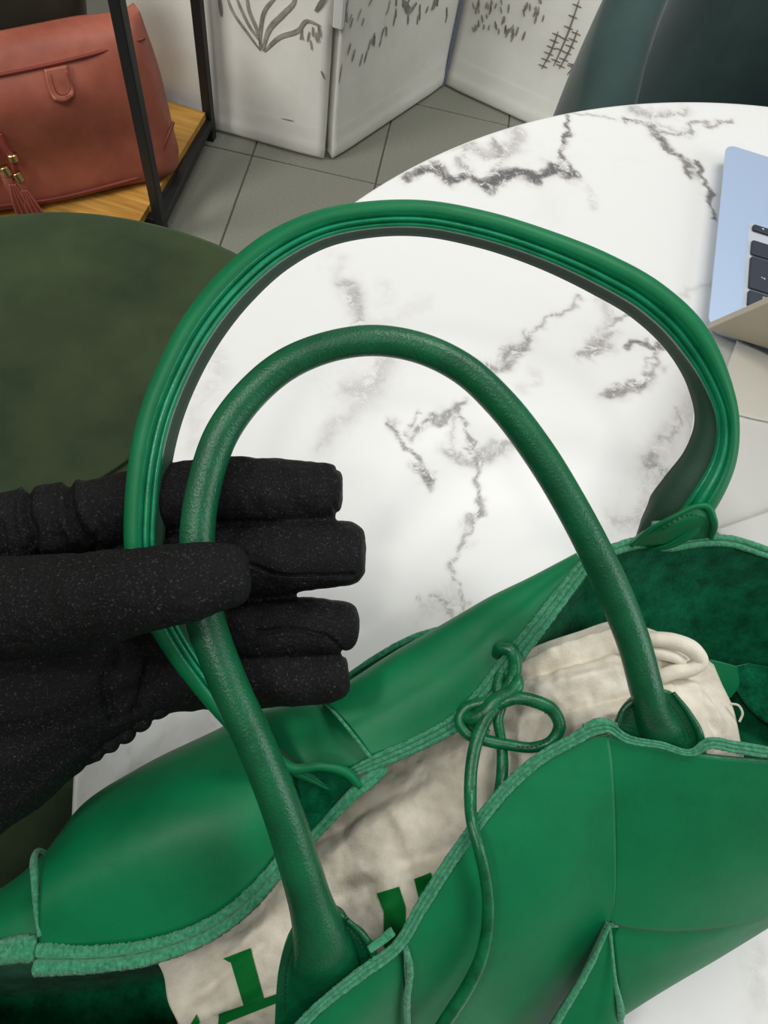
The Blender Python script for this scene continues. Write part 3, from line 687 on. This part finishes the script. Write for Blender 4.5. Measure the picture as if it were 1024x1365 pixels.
# raw cut edges: two layers side by side
def lobes(n, h=.75):
    pr = []; 
    for k in range(n):
        c = -1+(2*k+1)/n; w_ = 1/n
        for j in range(6):
            a = math.pi*(1-j/5); pr.append((c+w_*math.cos(a)*.93, .25+h*.6*math.sin(a)**.8 if 0 < j < 5 else .18))
    pr += [(1.0, -.9), (-1.0, -.9)]
    return pr
def rim(name, ctrl, n=2, N=260, mt=EDG, jit=.10):
    return tube(name, ctrl, mt, tote, n=N, f=PB, prof=lobes(n), jitter=jit)
rim('raw_edge', [(-90, 1272, .268, 16), (0, 1269, .2675, 16), (30, 1264, .267, 17), (50, 1264, .267, 17)], 1, 90)
rim('raw_edge', [(51, 1278, .2652, 20), (120, 1278, .2648, 17), (200, 1268, .2645, 16), (255, 1250, .2648, 15), (300, 1226, .265, 14), (340, 1192, .2655, 13), (372, 1154, .2665, 11), (392, 1122, .268, 9)], 2)
rim('raw_edge', [(398, 1138, .272, 6), (430, 1102, .2735, 7), (470, 1060, .276, 8), (500, 1034, .278, 9), (514, 1022, .279, 7)], 2, 120)
rim('raw_edge', [(468, 1030, .2795, 6), (500, 1016, .279, 9), (560, 990, .280, 10), (612, 960, .282, 11), (650, 920, .284, 12), (676, 886, .285, 13), (704, 852, .287, 12), (744, 800, .291, 11), (781, 752, .295, 9)], 3)
rim('raw_edge', [(776, 752, .297, 8), (810, 736, .303, 8), (850, 724, .310, 8), (895, 727, .317, 8), (935, 721, .321, 8), (975, 722, .3235, 8), (1024, 737, .325, 8), (1120, 762, .325, 8)], 2)
rim('raw_edge', [(460, 903, .334, 3), (505, 874, .334, 4), (552, 849, .334, 4), (606, 833, .334, 3)], 1, 60)
rim('raw_edge', [(375, 1392, .2462, 7), (430, 1338, .2485, 7), (482, 1297, .2515, 8), (530, 1261, .2545, 7.8), (560, 1212, .2565, 8.2), (590, 1164, .2580, 8.2), (622, 1118, .2602, 8.2),
    (650, 1080, .2618, 8.2), (690, 1036, .2645, 8.2), (725, 1008, .266, 7.8), (765, 986, .2678, 7.8), (792, 972, .2686, 8), (812, 970, .2688, 7), (832, 983, .2688, 6), (880, 993, .2690, 5), (926, 1002, .2690, 5),
    (942, 992, .2692, 7), (980, 996, .2700, 7.8), (1024, 1003, .2710, 7.8), (1120, 1014, .273, 7.8)], 3, 420)
rim('raw_edge', [(492, 1266, .2525, 5), (508, 1254, .2535, 6), (524, 1241, .2545, 6)], 1, 30)
rim('raw_edge', [(779, 970, .2695, 5), (800, 962, .2695, 5), (822, 968, .2695, 5)], 1, 30)
# loose leather fibres along the torn lower edge of the far rim
def fibres(ctrl, n, ln):
    q = resample([[*PB(*c), c[2]] for c in ctrl], n); V = []; F = []
    T = nrm(np.gradient(q[:, :3], axis=0))
    for k in range(n):
        p = q[k, :3]; v0 = nrm(CAM-p); sd = np.cross(T[k], v0); sc = q[k, 3]/FPX
        if sd@UP > 0: sd = -sd
        d = nrm(sd+T[k]*random.uniform(-.8, .8)+v0*random.uniform(-.3, .5))*sc*random.uniform(.4, 1)*ln; a = T[k]*sc*.45; b = len(V)
        V += [p-a, p+a, p+v0*sc*.6, p+d*.6+a*.5, p+d]; F += [(b, b+1, b+3), (b+1, b+2, b+3), (b+2, b, b+3), (b, b+3, b+4), (b+2, b+3, b+4)]
    o = mesh('loose_fibres', V, F, EDG, tote, False); o['kind'] = 'stuff'
fibres([(52, 1297, .2648), (120, 1294, .2645), (200, 1283, .2642), (255, 1264, .2645), (300, 1239, .2648), (345, 1203, .2652), (378, 1162, .266)], 420, 5)
fibres([(0, 1284, .2672), (50, 1281, .2668)], 60, 4)
fibres([(500, 1026, .279), (560, 1000, .2795), (612, 970, .2815), (655, 930, .284), (682, 896, .285), (712, 858, .287), (750, 806, .291)], 260, 4)

# cut edges of the woven strips
def cut(ctrl, N=70): return tube('strip_edge', ctrl, EDG, tote, n=N, f=PB, jitter=.12)
cut([(64, 1138, .2925, 2), (54, 1134, .290, 3), (46, 1142, .282, 4.5), (47, 1180, .272, 5), (50, 1220, .2665, 4), (53, 1248, .2655, 3)])
cut([(428, 931, .2945, 2), (460, 966, .2815, 2.2), (496, 1012, .2785, 2.5)])
cut([(540, 1262, .2545, 4), (546, 1285, .2565, 4.5), (543, 1330, .263, 4.5), (546, 1400, .280, 4.5)])
cut([(813, 1233, .2828, 2), (785, 1290, .2845, 4), (742, 1362, .2872, 5), (700, 1430, .290, 5)])
cut([(813, 1235, .2828, 2), (819, 1300, .2870, 2.5), (827, 1356, .2940, 5), (820, 1362, .300, 4)])
cut([(58, 1144, .2915, 1), (74, 1148, .294, 2)], 10)

# near handle: a rolled leather tube
NH = [(430, 1350, .266, 46, .35), (434, 1310, .2612, 50, .42), (434, 1280, .2570, 46, .55), (427, 1248, .2520, 37, .85), (416, 1210, .2475, 30), (400, 1155, .2420, 27.5), (376, 1080, .2370, 26.5), (338, 985, .2335, 25.5), (302, 905, .2325, 25.5), (276, 830, .2335, 25),
      (264, 760, .2345, 23.5), (264, 700, .235, 23), (274, 640, .2355, 22.5), (296, 578, .236, 22.5), (332, 528, .237, 22), (380, 487, .238, 21.5), (440, 462, .240, 20.5), (498, 454, .242, 20.5), (560, 464, .244, 20.5),
      (618, 492, .2465, 21), (668, 538, .249, 21.5), (716, 600, .252, 22), (758, 668, .255, 22), (795, 738, .258, 22.5), (826, 806, .261, 23), (848, 866, .2635, 22), (860, 912, .2652, 22), (867, 940, .2688, 22, .95), (874, 966, .2735, 27, .75), (884, 990, .2800, 38, .5), (890, 1012, .2850, 44, .4)]
nh = tube('handle', NH, GRA, tote, n=320)
# flared feet of the near handle, sewn to half-round tabs
def tab(name, rows, th=.003, mats=(GRA, CORD)): return patch(name, rows, th, list(mats), tote, nu=28, nv=28)
tab('handle_tab', [[(366, 1385, .2600), (368, 1330, .2580), (372, 1290, .2560), (384, 1252, .2530), (402, 1222, .2510)], [(385, 1385, .2610), (388, 1340, .2590), (394, 1290, .2560), (406, 1250, .2530), (418, 1213, .2505)],
    [(405, 1390, .2620), (425, 1340, .2610), (436, 1290, .2580), (446, 1250, .2545), (438, 1212, .2510)], [(425, 1380, .2620), (455, 1330, .2610), (475, 1295, .2590), (474, 1250, .2550), (458, 1222, .2520)],
    [(440, 1370, .2620), (480, 1320, .2600), (500, 1292, .2580), (492, 1256, .2560), (464, 1226, .2530)]])
tab('handle_tab', [[(820, 980, .2730), (824, 960, .2725), (836, 940, .2718), (850, 929, .2712)], [(845, 1005, .2740), (848, 975, .2728), (856, 950, .2718), (868, 925, .2712)],
    [(885, 1020, .2750), (886, 985, .2738), (888, 950, .2726), (884, 921, .2714)], [(930, 1020, .2750), (924, 990, .2740), (912, 958, .2728), (892, 922, .2716)], [(944, 1012, .2750), (936, 982, .2740), (920, 952, .2730), (898, 924, .2718)]])
def stitches(ctrl, n, r=.9, f=P):
    q = resample([[*f(*c[:3]), c[2]] for c in ctrl], n*4+1)
    V = []; F = []
    for k in range(n):
        seg = q[k*4:k*4+4]; T = nrm(seg[-1, :3]-seg[0, :3]); v0 = nrm(CAM-seg[0, :3]); sd = np.cross(T, v0); rr_ = r*seg[0, 3]/FPX
        b = len(V)
        for p in (seg[0, :3], seg[-2, :3]):
            for a, c_ in ((-1, -.6), (1, -.6), (.7, .7), (-.7, .7)): V.append(p+sd*a*rr_+v0*c_*rr_)
        F += [(b+3, b+2, b+1, b), (b+4, b+5, b+6, b+7)]+[(b+j, b+(j+1) % 4, b+4+(j+1) % 4, b+4+j) for j in range(4)]
    o = mesh('stitching', V, F, thread, tote); o['kind'] = 'stuff'; return o
stitches([(378, 1350, .2575), (380, 1300, .2555), (391, 1260, .2530), (402, 1238, .2510)], 16, 1.2)
stitches([(462, 1236, .2510), (480, 1256, .2530), (489, 1280, .2550)], 8, 1.2)
stitches([(832, 964, .2712), (840, 948, .2706), (850, 938, .2702)], 6, 1.2)
stitches([(893, 936, .2704), (910, 960, .2712), (923, 986, .2722)], 9, 1.2)
tube('tab_binding', [(463, 1226, .2525, 3), (482, 1244, .2540, 4), (496, 1264, .2550, 5), (499, 1290, .2560, 5)], GRA, tote, n=40)
tube('tab_binding', [(898, 924, .2712, 3), (918, 950, .2718, 4), (933, 978, .2722, 5), (938, 1004, .2725, 4)], GRA, tote, n=40)
tube('tab_binding', [(822, 968, .2715, 4), (833, 944, .2710, 4), (850, 930, .2706, 4)], GRA, tote, n=40)

# far handle: folded strap with two stitched seam lips
FH = [(440, 1050, .279, 5), (412, 1034, .2765, 8), (382, 1018, .2735, 11), (350, 996, .2680, 15), (308, 950, .2590, 18), (272, 905, .2540, 20), (242, 862, .2505, 22), (216, 815, .2475, 24), (200, 775, .2465, 25.5), (194, 730, .2462, 26), (195, 680, .2465, 27), (201, 620, .247, 27.5), (214, 560, .248, 28), (240, 494, .250, 28),
      (271, 438, .252, 28.5), (316, 382, .255, 28), (368, 337, .2575, 26.5), (430, 306, .260, 24), (498, 293, .262, 22.5), (562, 292, .264, 22.5), (640, 306, .266, 23), (722, 332, .2685, 24), (800, 366, .271, 26.5),
      (862, 402, .274, 27.5), (914, 452, .277, 28), (945, 512, .281, 26), (955, 560, .285, 27), (945, 612, .289, 33), (920, 655, .293, 38), (890, 694, .300, 37), (866, 714, .3085, 24), (852, 724, .314, 10)]
FP1 = [(1.0, -.55), (1.04, -.2), (.98, .15), (.82, .42), (.58, .56), (.32, .55), (.18, .44), (.135, .10), (.09, .44), (-.04, .52), (-.15, .42), (-.20, .06), (-.25, .36), (-.34, .40), (-.44, .28), (-.50, .02),
      (-.60, -.25), (-.80, -.60), (-1.0, -.95), (-.75, -1.25), (.3, -1.25), (.8, -1.0)]
FP2 = [(1.0, -.45), (1.03, -.2), (.99, .05), (.93, .25), (.84, .36), (.72, .40), (.65, .34), (.61, .05), (.57, .34), (.48, .40), (.36, .34), (.30, .02), (.25, .28), (.20, .32), (.14, .26), (.09, .10),
      (-.20, .12), (-.62, .05), (-1.0, -.40), (-.75, -.8), (.3, -.9), (.8, -.8)]
def fprof(u):
    w_ = min(max((u-.80)/.10, 0), 1); w_ = w_*w_*(3-2*w_)
    return [(-(a*(1-w_)+c*w_), b*(1-w_)+d*w_) for (a, b), (c, d) in zip(FP1, FP2)]
def fmf(j): return 1 if 5 <= j <= 14 else (2 if 15 <= j <= 20 else 0)
fh = tube('handle', FH, [LEA, LIP, UND], tote, n=340, prof=fprof, fmf=fmf)
# tabs of the far handle
tab('handle_tab', [[(842, 728, .3030), (880, 726, .3000), (920, 720, .2990), (947, 717, .3020)], [(858, 714, .2950), (890, 706, .2880), (922, 696, .2860), (951, 693, .2880)],
    [(872, 703, .2905), (898, 690, .2860), (922, 679, .2840), (941, 672, .2850)]], mats=(LEA, EDG))
tube('tab_binding', [(842, 727, .3020, 3), (868, 705, .2910, 3), (898, 689, .2855, 3), (928, 675, .2835, 3.5), (942, 675, .2840, 5), (951, 692, .2870, 5), (948, 716, .3005, 4)], LEA, tote, n=60)
stitches([(882, 704, .2865), (922, 686, .2825), (938, 690, .2840), (939, 712, .2950)], 16, 1.1)
tab('handle_tab', [[(384, 1036, .2765), (430, 1026, .2760), (476, 1042, .2770)], [(392, 1060, .2790), (425, 1062, .2785), (452, 1066, .2785)], [(400, 1100, .2775), (408, 1108, .2770), (416, 1112, .2765)]], mats=(SUE, EDG))
tube('tab_binding', [(345, 978, .2672, 5), (362, 1002, .2680, 7), (388, 1024, .2700, 7), (430, 1022, .2722, 6), (462, 1030, .2745, 7), (480, 1048, .2765, 5)], LEA, tote, n=60)
tube('tab_binding', [(362, 1008, .2685, 4), (380, 1030, .2705, 5), (386, 1040, .2735, 5), (384, 1052, .275, 3)], LEA, tote, n=30)

# leather tie across the opening
R_ = 8.2
def cord(ctrl, N=120, name='tie_cord'): return tube(name, ctrl, CORD, tote, n=N, f=PB)
cord([(662, 872, .2870, 7), (668, 864, .2815, 8), (680, 866, .2800, 9), (687, 884, .2800, 9), (682, 908, .2800, 9), (670, 928, .2795, 9), (658, 948, .2790, 9)])
cord([(668, 898, .2830, 7), (664, 915, .2815, 8), (668, 936, .2790, 8), (664, 960, .2770, 7), (668, 985, .2765, 7), (670, 1020, .2745, 8), (667, 1050, .2700, 8), (660, 1072, .2640, 8), (650, 1082, .2640, 5)])
cord([(691, 902, .2775, 6), (690, 912, .2760, 9), (680, 924, .2750, 9.5), (662, 933, .2745, 10), (648, 948, .2745, 11), (632, 957, .2755, 10), (618, 955, .2775, 7)], name='tie_knot')
cord([(654, 936, .2765, 7), (636, 938, .2775, 7.5), (619, 946, .2780, 7.5), (613, 960, .2775, 7.5), (622, 977, .2765, 8), (645, 986, .2755, 8), (679, 993, .2745, 7.5), (712, 996, .2735, 7), (736, 987, .2730, 7.5), (746, 968, .2730, 8.5),
      (738, 948, .2735, 9), (714, 935, .2735, 9), (686, 931, .2738, 8.5), (662, 940, .2745, 8)], 200, 'tie_bow')
cord([(622, 958, .2775, 6), (636, 968, .2770, 6), (650, 978, .2768, 6)], 30)
cord([(660, 942, .2740, 8), (648, 958, .2730, 9), (638, 980, .2715, 9), (629, 1020, .2680, 8.5), (627, 1060, .2640, 8.5), (630, 1100, .2565, 8), (637, 1125, .2540, 8), (648, 1175, .2560, 8), (651, 1218, .2590, 8), (642, 1275, .2620, 8.5),
      (622, 1318, .2650, 9), (596, 1358, .2680, 9), (570, 1400, .271, 9)], 220)
stitches([(686, 938, .2700), (715, 943, .2698), (736, 957, .2696)], 9, .9)
stitches([(690, 996, .2715), (714, 995, .2708), (734, 984, .2702)], 8, .9)

# ------------------------------------------------------------------ cotton dust bag inside
rowsD = [[(205, 1275, .302), (330, 1170, .306), (420, 1080, .312), (520, 1000, .316), (620, 930, .320), (700, 868, .318), (770, 842, .318), (822, 827, .319), (872, 840, .323), (925, 866, .328), (952, 886, .331)],
    [(218, 1300, .294), (350, 1215, .296), (450, 1130, .300), (560, 1040, .303), (655, 960, .304), (735, 910, .302), (800, 882, .302), (860, 872, .304), (915, 888, .309), (962, 910, .318)],
    [(224, 1335, .287), (370, 1270, .287), (480, 1190, .289), (590, 1100, .291), (680, 1020, .293), (752, 965, .292), (812, 938, .292), (870, 925, .295), (930, 930, .301), (978, 945, .311)],
    [(240, 1375, .284), (400, 1345, .282), (500, 1270, .282), (610, 1170, .284), (700, 1080, .286), (765, 1035, .287), (825, 1015, .288), (880, 1005, .290), (940, 1005, .295), (988, 990, .305)],
    [(250, 1450, .30), (420, 1430, .29), (520, 1340, .29), (630, 1240, .29), (720, 1150, .295), (780, 1110, .295), (840, 1080, .295), (890, 1060, .30), (950, 1050, .305), (992, 1010, .315)]]
gD = loft([[PB(*p) for p in r] for r in rowsD], 300, 150)
rel = gD-CAM; dz = rel@fw; gpx = 512+FPX*(rel@RT)/dz; gpy = 682.5-FPX*(rel@UP)/dz
ridges = [  # x0,y0,x1,y1,width_px,height_mm : folds of the cloth
 (420, 1150, 600, 1040, 16, 2.5), (400, 1130, 520, 1060, 9, -2.5), (430, 1205, 600, 1130, 14, -3), (470, 1170, 590, 1160, 16, 3), (520, 1060, 560, 1160, 10, 1.5), (560, 1000, 620, 1100, 14, 1.5),
 (240, 1345, 340, 1265, 9, -2), (250, 1365, 380, 1290, 12, 1.6), (300, 1290, 370, 1215, 12, 2), (440, 1260, 500, 1200, 12, -1.8),
 (690, 905, 850, 858, 6, -2.5), (690, 890, 840, 838, 9, 3), (700, 880, 800, 846, 4, -1.5), (700, 925, 860, 885, 9, 2.2), (700, 955, 790, 930, 9, -2), (740, 975, 840, 940, 9, 2), (760, 948, 850, 925, 6, -1.5),
 (900, 880, 975, 985, 7, 1.8), (935, 925, 955, 990, 4, -1.2), (870, 905, 950, 900, 7, -2), (640, 985, 700, 930, 10, -1.5)]
dD = np.zeros(gpx.shape)
for x0, y0, x1, y1, wd, hh in ridges:
    L2 = (x1-x0)**2+(y1-y0)**2; u = np.clip(((gpx-x0)*(x1-x0)+(gpy-y0)*(y1-y0))/L2, -.1, 1.1)
    ds = np.hypot(gpx-x0-u*(x1-x0), gpy-y0-u*(y1-y0)); dD += 1.5*hh/1000*np.exp(-(ds/wd)**2)*np.clip(1.15-abs(u-.5)*1.1, 0, 1)
for j in range(gpx.shape[0]):
    for i in range(gpx.shape[1]):
        p = Vector(gD[j, i]); a = gpx[j, i]
        dD[j, i] += .0022*noise.noise(p*55) + .0011*noise.noise(p*140) + .0004*noise.noise(p*320)
        if gpy[j, i] < 1000-.0*a and 690 < a < 900: dD[j, i] += .0005*abs(noise.noise(Vector((a*.045, gpy[j, i]*.02, 3))))*3
ej = np.minimum(np.arange(150), 149-np.arange(150))/14; ei = np.minimum(np.arange(300), 299-np.arange(300))/14
edgef = np.clip(ej, 0, 1)[:, None]*np.clip(ei, 0, 1)[None, :]
dust = empty('dust_bag', PZ(600, 1100, .77), 'cream cotton drawstring dust bag with green lettering inside the tote', 'dust bag')
nD = nrm(np.cross(np.gradient(gD, axis=1), np.gradient(gD, axis=0)))
if ((CAM-gD)*nD).sum() < 0: nD = -nD
gS = gD+nD*(dD*edgef)[..., None]
sgn = np.ones(gS.shape[:2])
# closed pillow: front surface plus a flatter back
grid_solid('cotton_body', gS, .012, [CLO], dust)
relS = gS-CAM; dS = relS@fw; sx = (512+FPX*(relS@RT)/dS).ravel(); sy = (682.5-FPX*(relS@UP)/dS).ravel(); sd_ = dS.ravel()
def on_cloth(x, y, lift=.0006):
    d2 = (sx-x)**2+(sy-y)**2; k = np.argpartition(d2, 6)[:6]; ww = 1/(d2[k]+.3); return P(x, y, (sd_[k]*ww).sum()/ww.sum()-lift)
def print_patch(c, n=9, m_=14):
    c = np.array(c, float); g = np.zeros((m_, n, 3))
    for j in range(m_):
        for i in range(n):
            u = i/(n-1); v = j/(m_-1); p = (c[0]*(1-u)+c[1]*u)*(1-v)+(c[3]*(1-u)+c[2]*u)*v; g[j, i] = on_cloth(*p)
    return g
def letter(polys):
    V = []; F = []
    for c in polys:
        g = print_patch(c); b = len(V); m_, n = g.shape[:2]; V += list(g.reshape(-1, 3))
        for j in range(m_-1):
            for i in range(n-1): a = b+j*n+i; F.append((a, a+n, a+n+1, a+1))
    return mesh('printed_letter', V, F, ink, dust)
letter([[(306, 1278), (334, 1265), (352, 1333), (326, 1345)], [(297, 1278), (334, 1264), (336, 1271), (306, 1283)], [(291, 1352), (372, 1324), (372, 1336), (296, 1366)], [(292, 1352), (302, 1362), (298, 1380), (290, 1375)]])
letter([[(262, 1352), (266, 1362), (262, 1380), (250, 1372)]])
letter([[(502, 1191), (532, 1182), (541, 1210), (512, 1216)], [(512, 1215), (541, 1209), (540, 1262), (512, 1262)]])
letter([[(552, 1172), (574, 1163), (585, 1195), (560, 1205)]])
# rolled drawstring channel and loose thread
def dtube(name, ctrl, r=None, n=70, mt=CLO): return tube(name, ctrl, mt, dust, n=n, f=PB)
dtube('drawstring_channel', [(838, 856, .3005, 9), (870, 852, .2985, 10), (902, 856, .2985, 11), (926, 868, .2995, 11), (934, 882, .3005, 10), (920, 892, .3005, 10), (896, 896, .3000, 10), (876, 906, .3005, 9), (864, 916, .3020, 7)])
dtube('drawstring_channel', [(838, 872, .3015, 7), (865, 870, .2995, 8), (893, 874, .2995, 8), (912, 882, .3010, 6)])
dtube('loose_thread', [(974, 938, .3080, 1.5), (984, 940, .3060, 1.5), (990, 950, .3060, 1.5), (986, 962, .3070, 1.5)])

# ------------------------------------------------------------------ gloved hand
def chain_mesh(ctrl, n=46, seg=18, flat=.92):
    q = resample([[*P(x, y, t), r*t/FPX] for x, y, t, r in ctrl], n)
    pts = q[:, :3]; rad = q[:, 3]; T, Sd, Vv = frames(pts); V = []; F = []
    # rounded ends
    ring = []
    for e, s in ((0, -1),):
        for a in (80, 60, 40, 20): ring.append((pts[0]-T[0]*rad[0]*math.sin(math.radians(a)), rad[0]*math.cos(math.radians(a)), 0))
    for i in range(n): ring.append((pts[i], rad[i], i))
    for a in (20, 42, 62, 78, 87): ring.append((pts[-1]+T[-1]*rad[-1]*math.sin(math.radians(a))*.8, rad[-1]*math.cos(math.radians(a))**.5, n-1))
    for c, r, i in ring:
        for k in range(seg):
            a = 2*math.pi*k/seg; V.append(c+Sd[i]*math.cos(a)*r+Vv[i]*math.sin(a)*r*flat)
    m_ = len(ring)
    for i in range(m_-1):
        for k in range(seg): F.append((i*seg+k, i*seg+(k+1) % seg, (i+1)*seg+(k+1) % seg, (i+1)*seg+k))
    F.append(tuple(range(seg))[::-1]); F.append(tuple((m_-1)*seg+k for k in range(seg)))
    return V, F
HV = []; HF = []
for ctrl in (
    # index finger, upper
    [(-80, 735, .262, 68), (-10, 722, .262, 64), (50, 703, .262, 55), (110, 692, .262, 51), (180, 674, .262, 48), (240, 660, .2600, 46), (300, 655, .2585, 46), (370, 655, .257, 44), (425, 655, .257, 40)],
    # middle finger
    [(120, 790, .268, 55), (200, 768, .2655, 54), (270, 752, .2610, 53), (340, 746, .258, 51), (400, 740, .257, 50), (452, 738, .257, 45)],
    # ring finger
    [(120, 850, .276, 54), (200, 850, .2710, 50), (280, 843, .2635, 43), (350, 838, .259, 41), (420, 835, .258, 39), (450, 835, .258, 35)],
    # little finger
    [(120, 915, .279, 50), (200, 905, .273, 48), (280, 899, .2655, 45), (350, 900, .2605, 42), (410, 902, .260, 38), (438, 901, .260, 35)],
    # thumb, in front of both handles
    [(-90, 822, .232, 84), (-10, 812, .2295, 72), (60, 806, .2255, 67), (130, 797, .2205, 63), (200, 786, .2160, 58), (252, 776, .2150, 53), (298, 768, .2175, 45)],
    # palm, heel and wrist
    [(-90, 905, .258, 115), (20, 905, .262, 100), (110, 890, .266, 78), (190, 870, .270, 62)],
    [(-90, 1000, .262, 105), (20, 960, .265, 95), (110, 930, .268, 70), (180, 912, .270, 54)],
    [(-120, 1080, .265, 100), (-40, 1030, .266, 92), (30, 990, .267, 82), (80, 960, .268, 70)],
    [(-90, 830, .245, 90), (-40, 860, .252, 95), (20, 870, .258, 80)]):
    v, f = chain_mesh(ctrl); b = len(HV); HV += v; HF += [tuple(i+b for i in ff) for ff in f]
raw = mesh('gloved_hand', HV, HF, GLO)
rm = raw.modifiers.new('r', 'REMESH'); rm.mode = 'VOXEL'; rm.voxel_size = .00075
sm = raw.modifiers.new('s', 'SMOOTH'); sm.iterations = 9; sm.factor = .6
dg = bpy.context.evaluated_depsgraph_get(); hm = bpy.data.meshes.new_from_object(raw.evaluated_get(dg))
bpy.data.objects.remove(raw)
nvh = len(hm.vertices); hc = np.empty(nvh*3, np.float32); hm.vertices.foreach_get('co', hc); hc = hc.reshape(-1, 3).astype(float)
hn = np.empty(nvh*3, np.float32); hm.vertices.foreach_get('normal', hn); hn = hn.reshape(-1, 3).astype(float)
rl = hc-CAM; dd_ = rl@fw; hx = 512+FPX*(rl@RT)/dd_; hy = 682.5-FPX*(rl@UP)/dd_; front = ((CAM-hc)*hn).sum(1) > -.05*np.linalg.norm(rl, axis=1)
disp = np.zeros(nvh)
def crease(pts_, wd, hh, tlo=0, thi=9):
    global disp
    q = resample([[x, y, 0] for x, y in pts_], 24)
    best = np.full(nvh, 1e9)
    for a, b in zip(q[:-1], q[1:]):
        d = b-a; L2 = d@d+1e-9; u = np.clip(((hx-a[0])*d[0]+(hy-a[1])*d[1])/L2, 0, 1); best = np.minimum(best, np.hypot(hx-a[0]-u*d[0], hy-a[1]-u*d[1]))
    disp += np.where((dd_ > tlo) & (dd_ < thi), hh/1000*np.exp(-(best/wd)**2), 0)
crease([(38, 650), (36, 680), (44, 710), (50, 745)], 5, -2.4, .235); crease([(30, 655), (26, 690), (34, 725)], 5, 1.4, .235)
crease([(92, 645), (94, 680), (108, 710), (128, 730)], 6, -2.2, .235); crease([(84, 650), (84, 690), (98, 720)], 6, 1.2, .235); crease([(104, 645), (108, 680), (124, 706)], 6, 1.2, .235)
crease([(0, 700), (8, 740)], 5, -1.6, .235); crease([(332, 752), (360, 764), (420, 768), (470, 767)], 2.5, -1.4, .24)
crease([(340, 842), (400, 840), (440, 852), (460, 872)], 2.5, -.9, .24); crease([(200, 880), (190, 920), (180, 950)], 6, -2, .24); crease([(150, 870), (140, 910), (150, 960)], 7, -2, .24)
crease([(240, 880), (270, 930)], 6, -1.5, .24); crease([(325, 738), (318, 770), (306, 806)], 4, -1.2, .24); crease([(452, 622), (440, 640), (452, 690)], 3, -.6, .24)
for k in range(nvh):
    p = Vector(hc[k]); disp[k] += .0007*noise.noise(p*110) + .0003*noise.noise(p*300)
hc = hc+hn*disp[:, None]; hm.vertices.foreach_set('co', hc.astype(np.float32).ravel()); hm.update()
hm.polygons.foreach_set('use_smooth', [True]*len(hm.polygons)); hm.materials.clear(); hm.materials.append(GLO)
hand = bpy.data.objects.new('gloved_hand', hm); COL.objects.link(hand)
tag(hand, 'hand in a black satin glove, thumb over both green handles, fingers behind', 'hand')
# gathered elastic edge at the cuff, and finger seams
def hpart(name, ctrl, n=60, mt=GLO):
    o = tube(name, ctrl, mt, None, n=n); o.parent = hand; return o
E_ = [(96, 1012, .2660, 14), (118, 1008, .2660, 11), (126, 1002, .266, 14), (136, 996, .2660, 10), (146, 990, .266, 14), (156, 982, .2660, 10), (166, 978, .266, 14), (176, 966, .2660, 10), (187, 962, .266, 14), (198, 950, .2660, 10), (210, 946, .266, 13), (228, 936, .266, 10)]
hpart('elastic_gathers', E_, 110)
hpart('finger_seam', [(332, 757, .2435, 1.6), (365, 768, .2435, 1.6), (420, 770, .2435, 1.6), (456, 768, .2440, 1.2)])
hpart('finger_seam', [(345, 846, .2490, 1.4), (400, 842, .2485, 1.4), (432, 849, .2488, 1.2)])
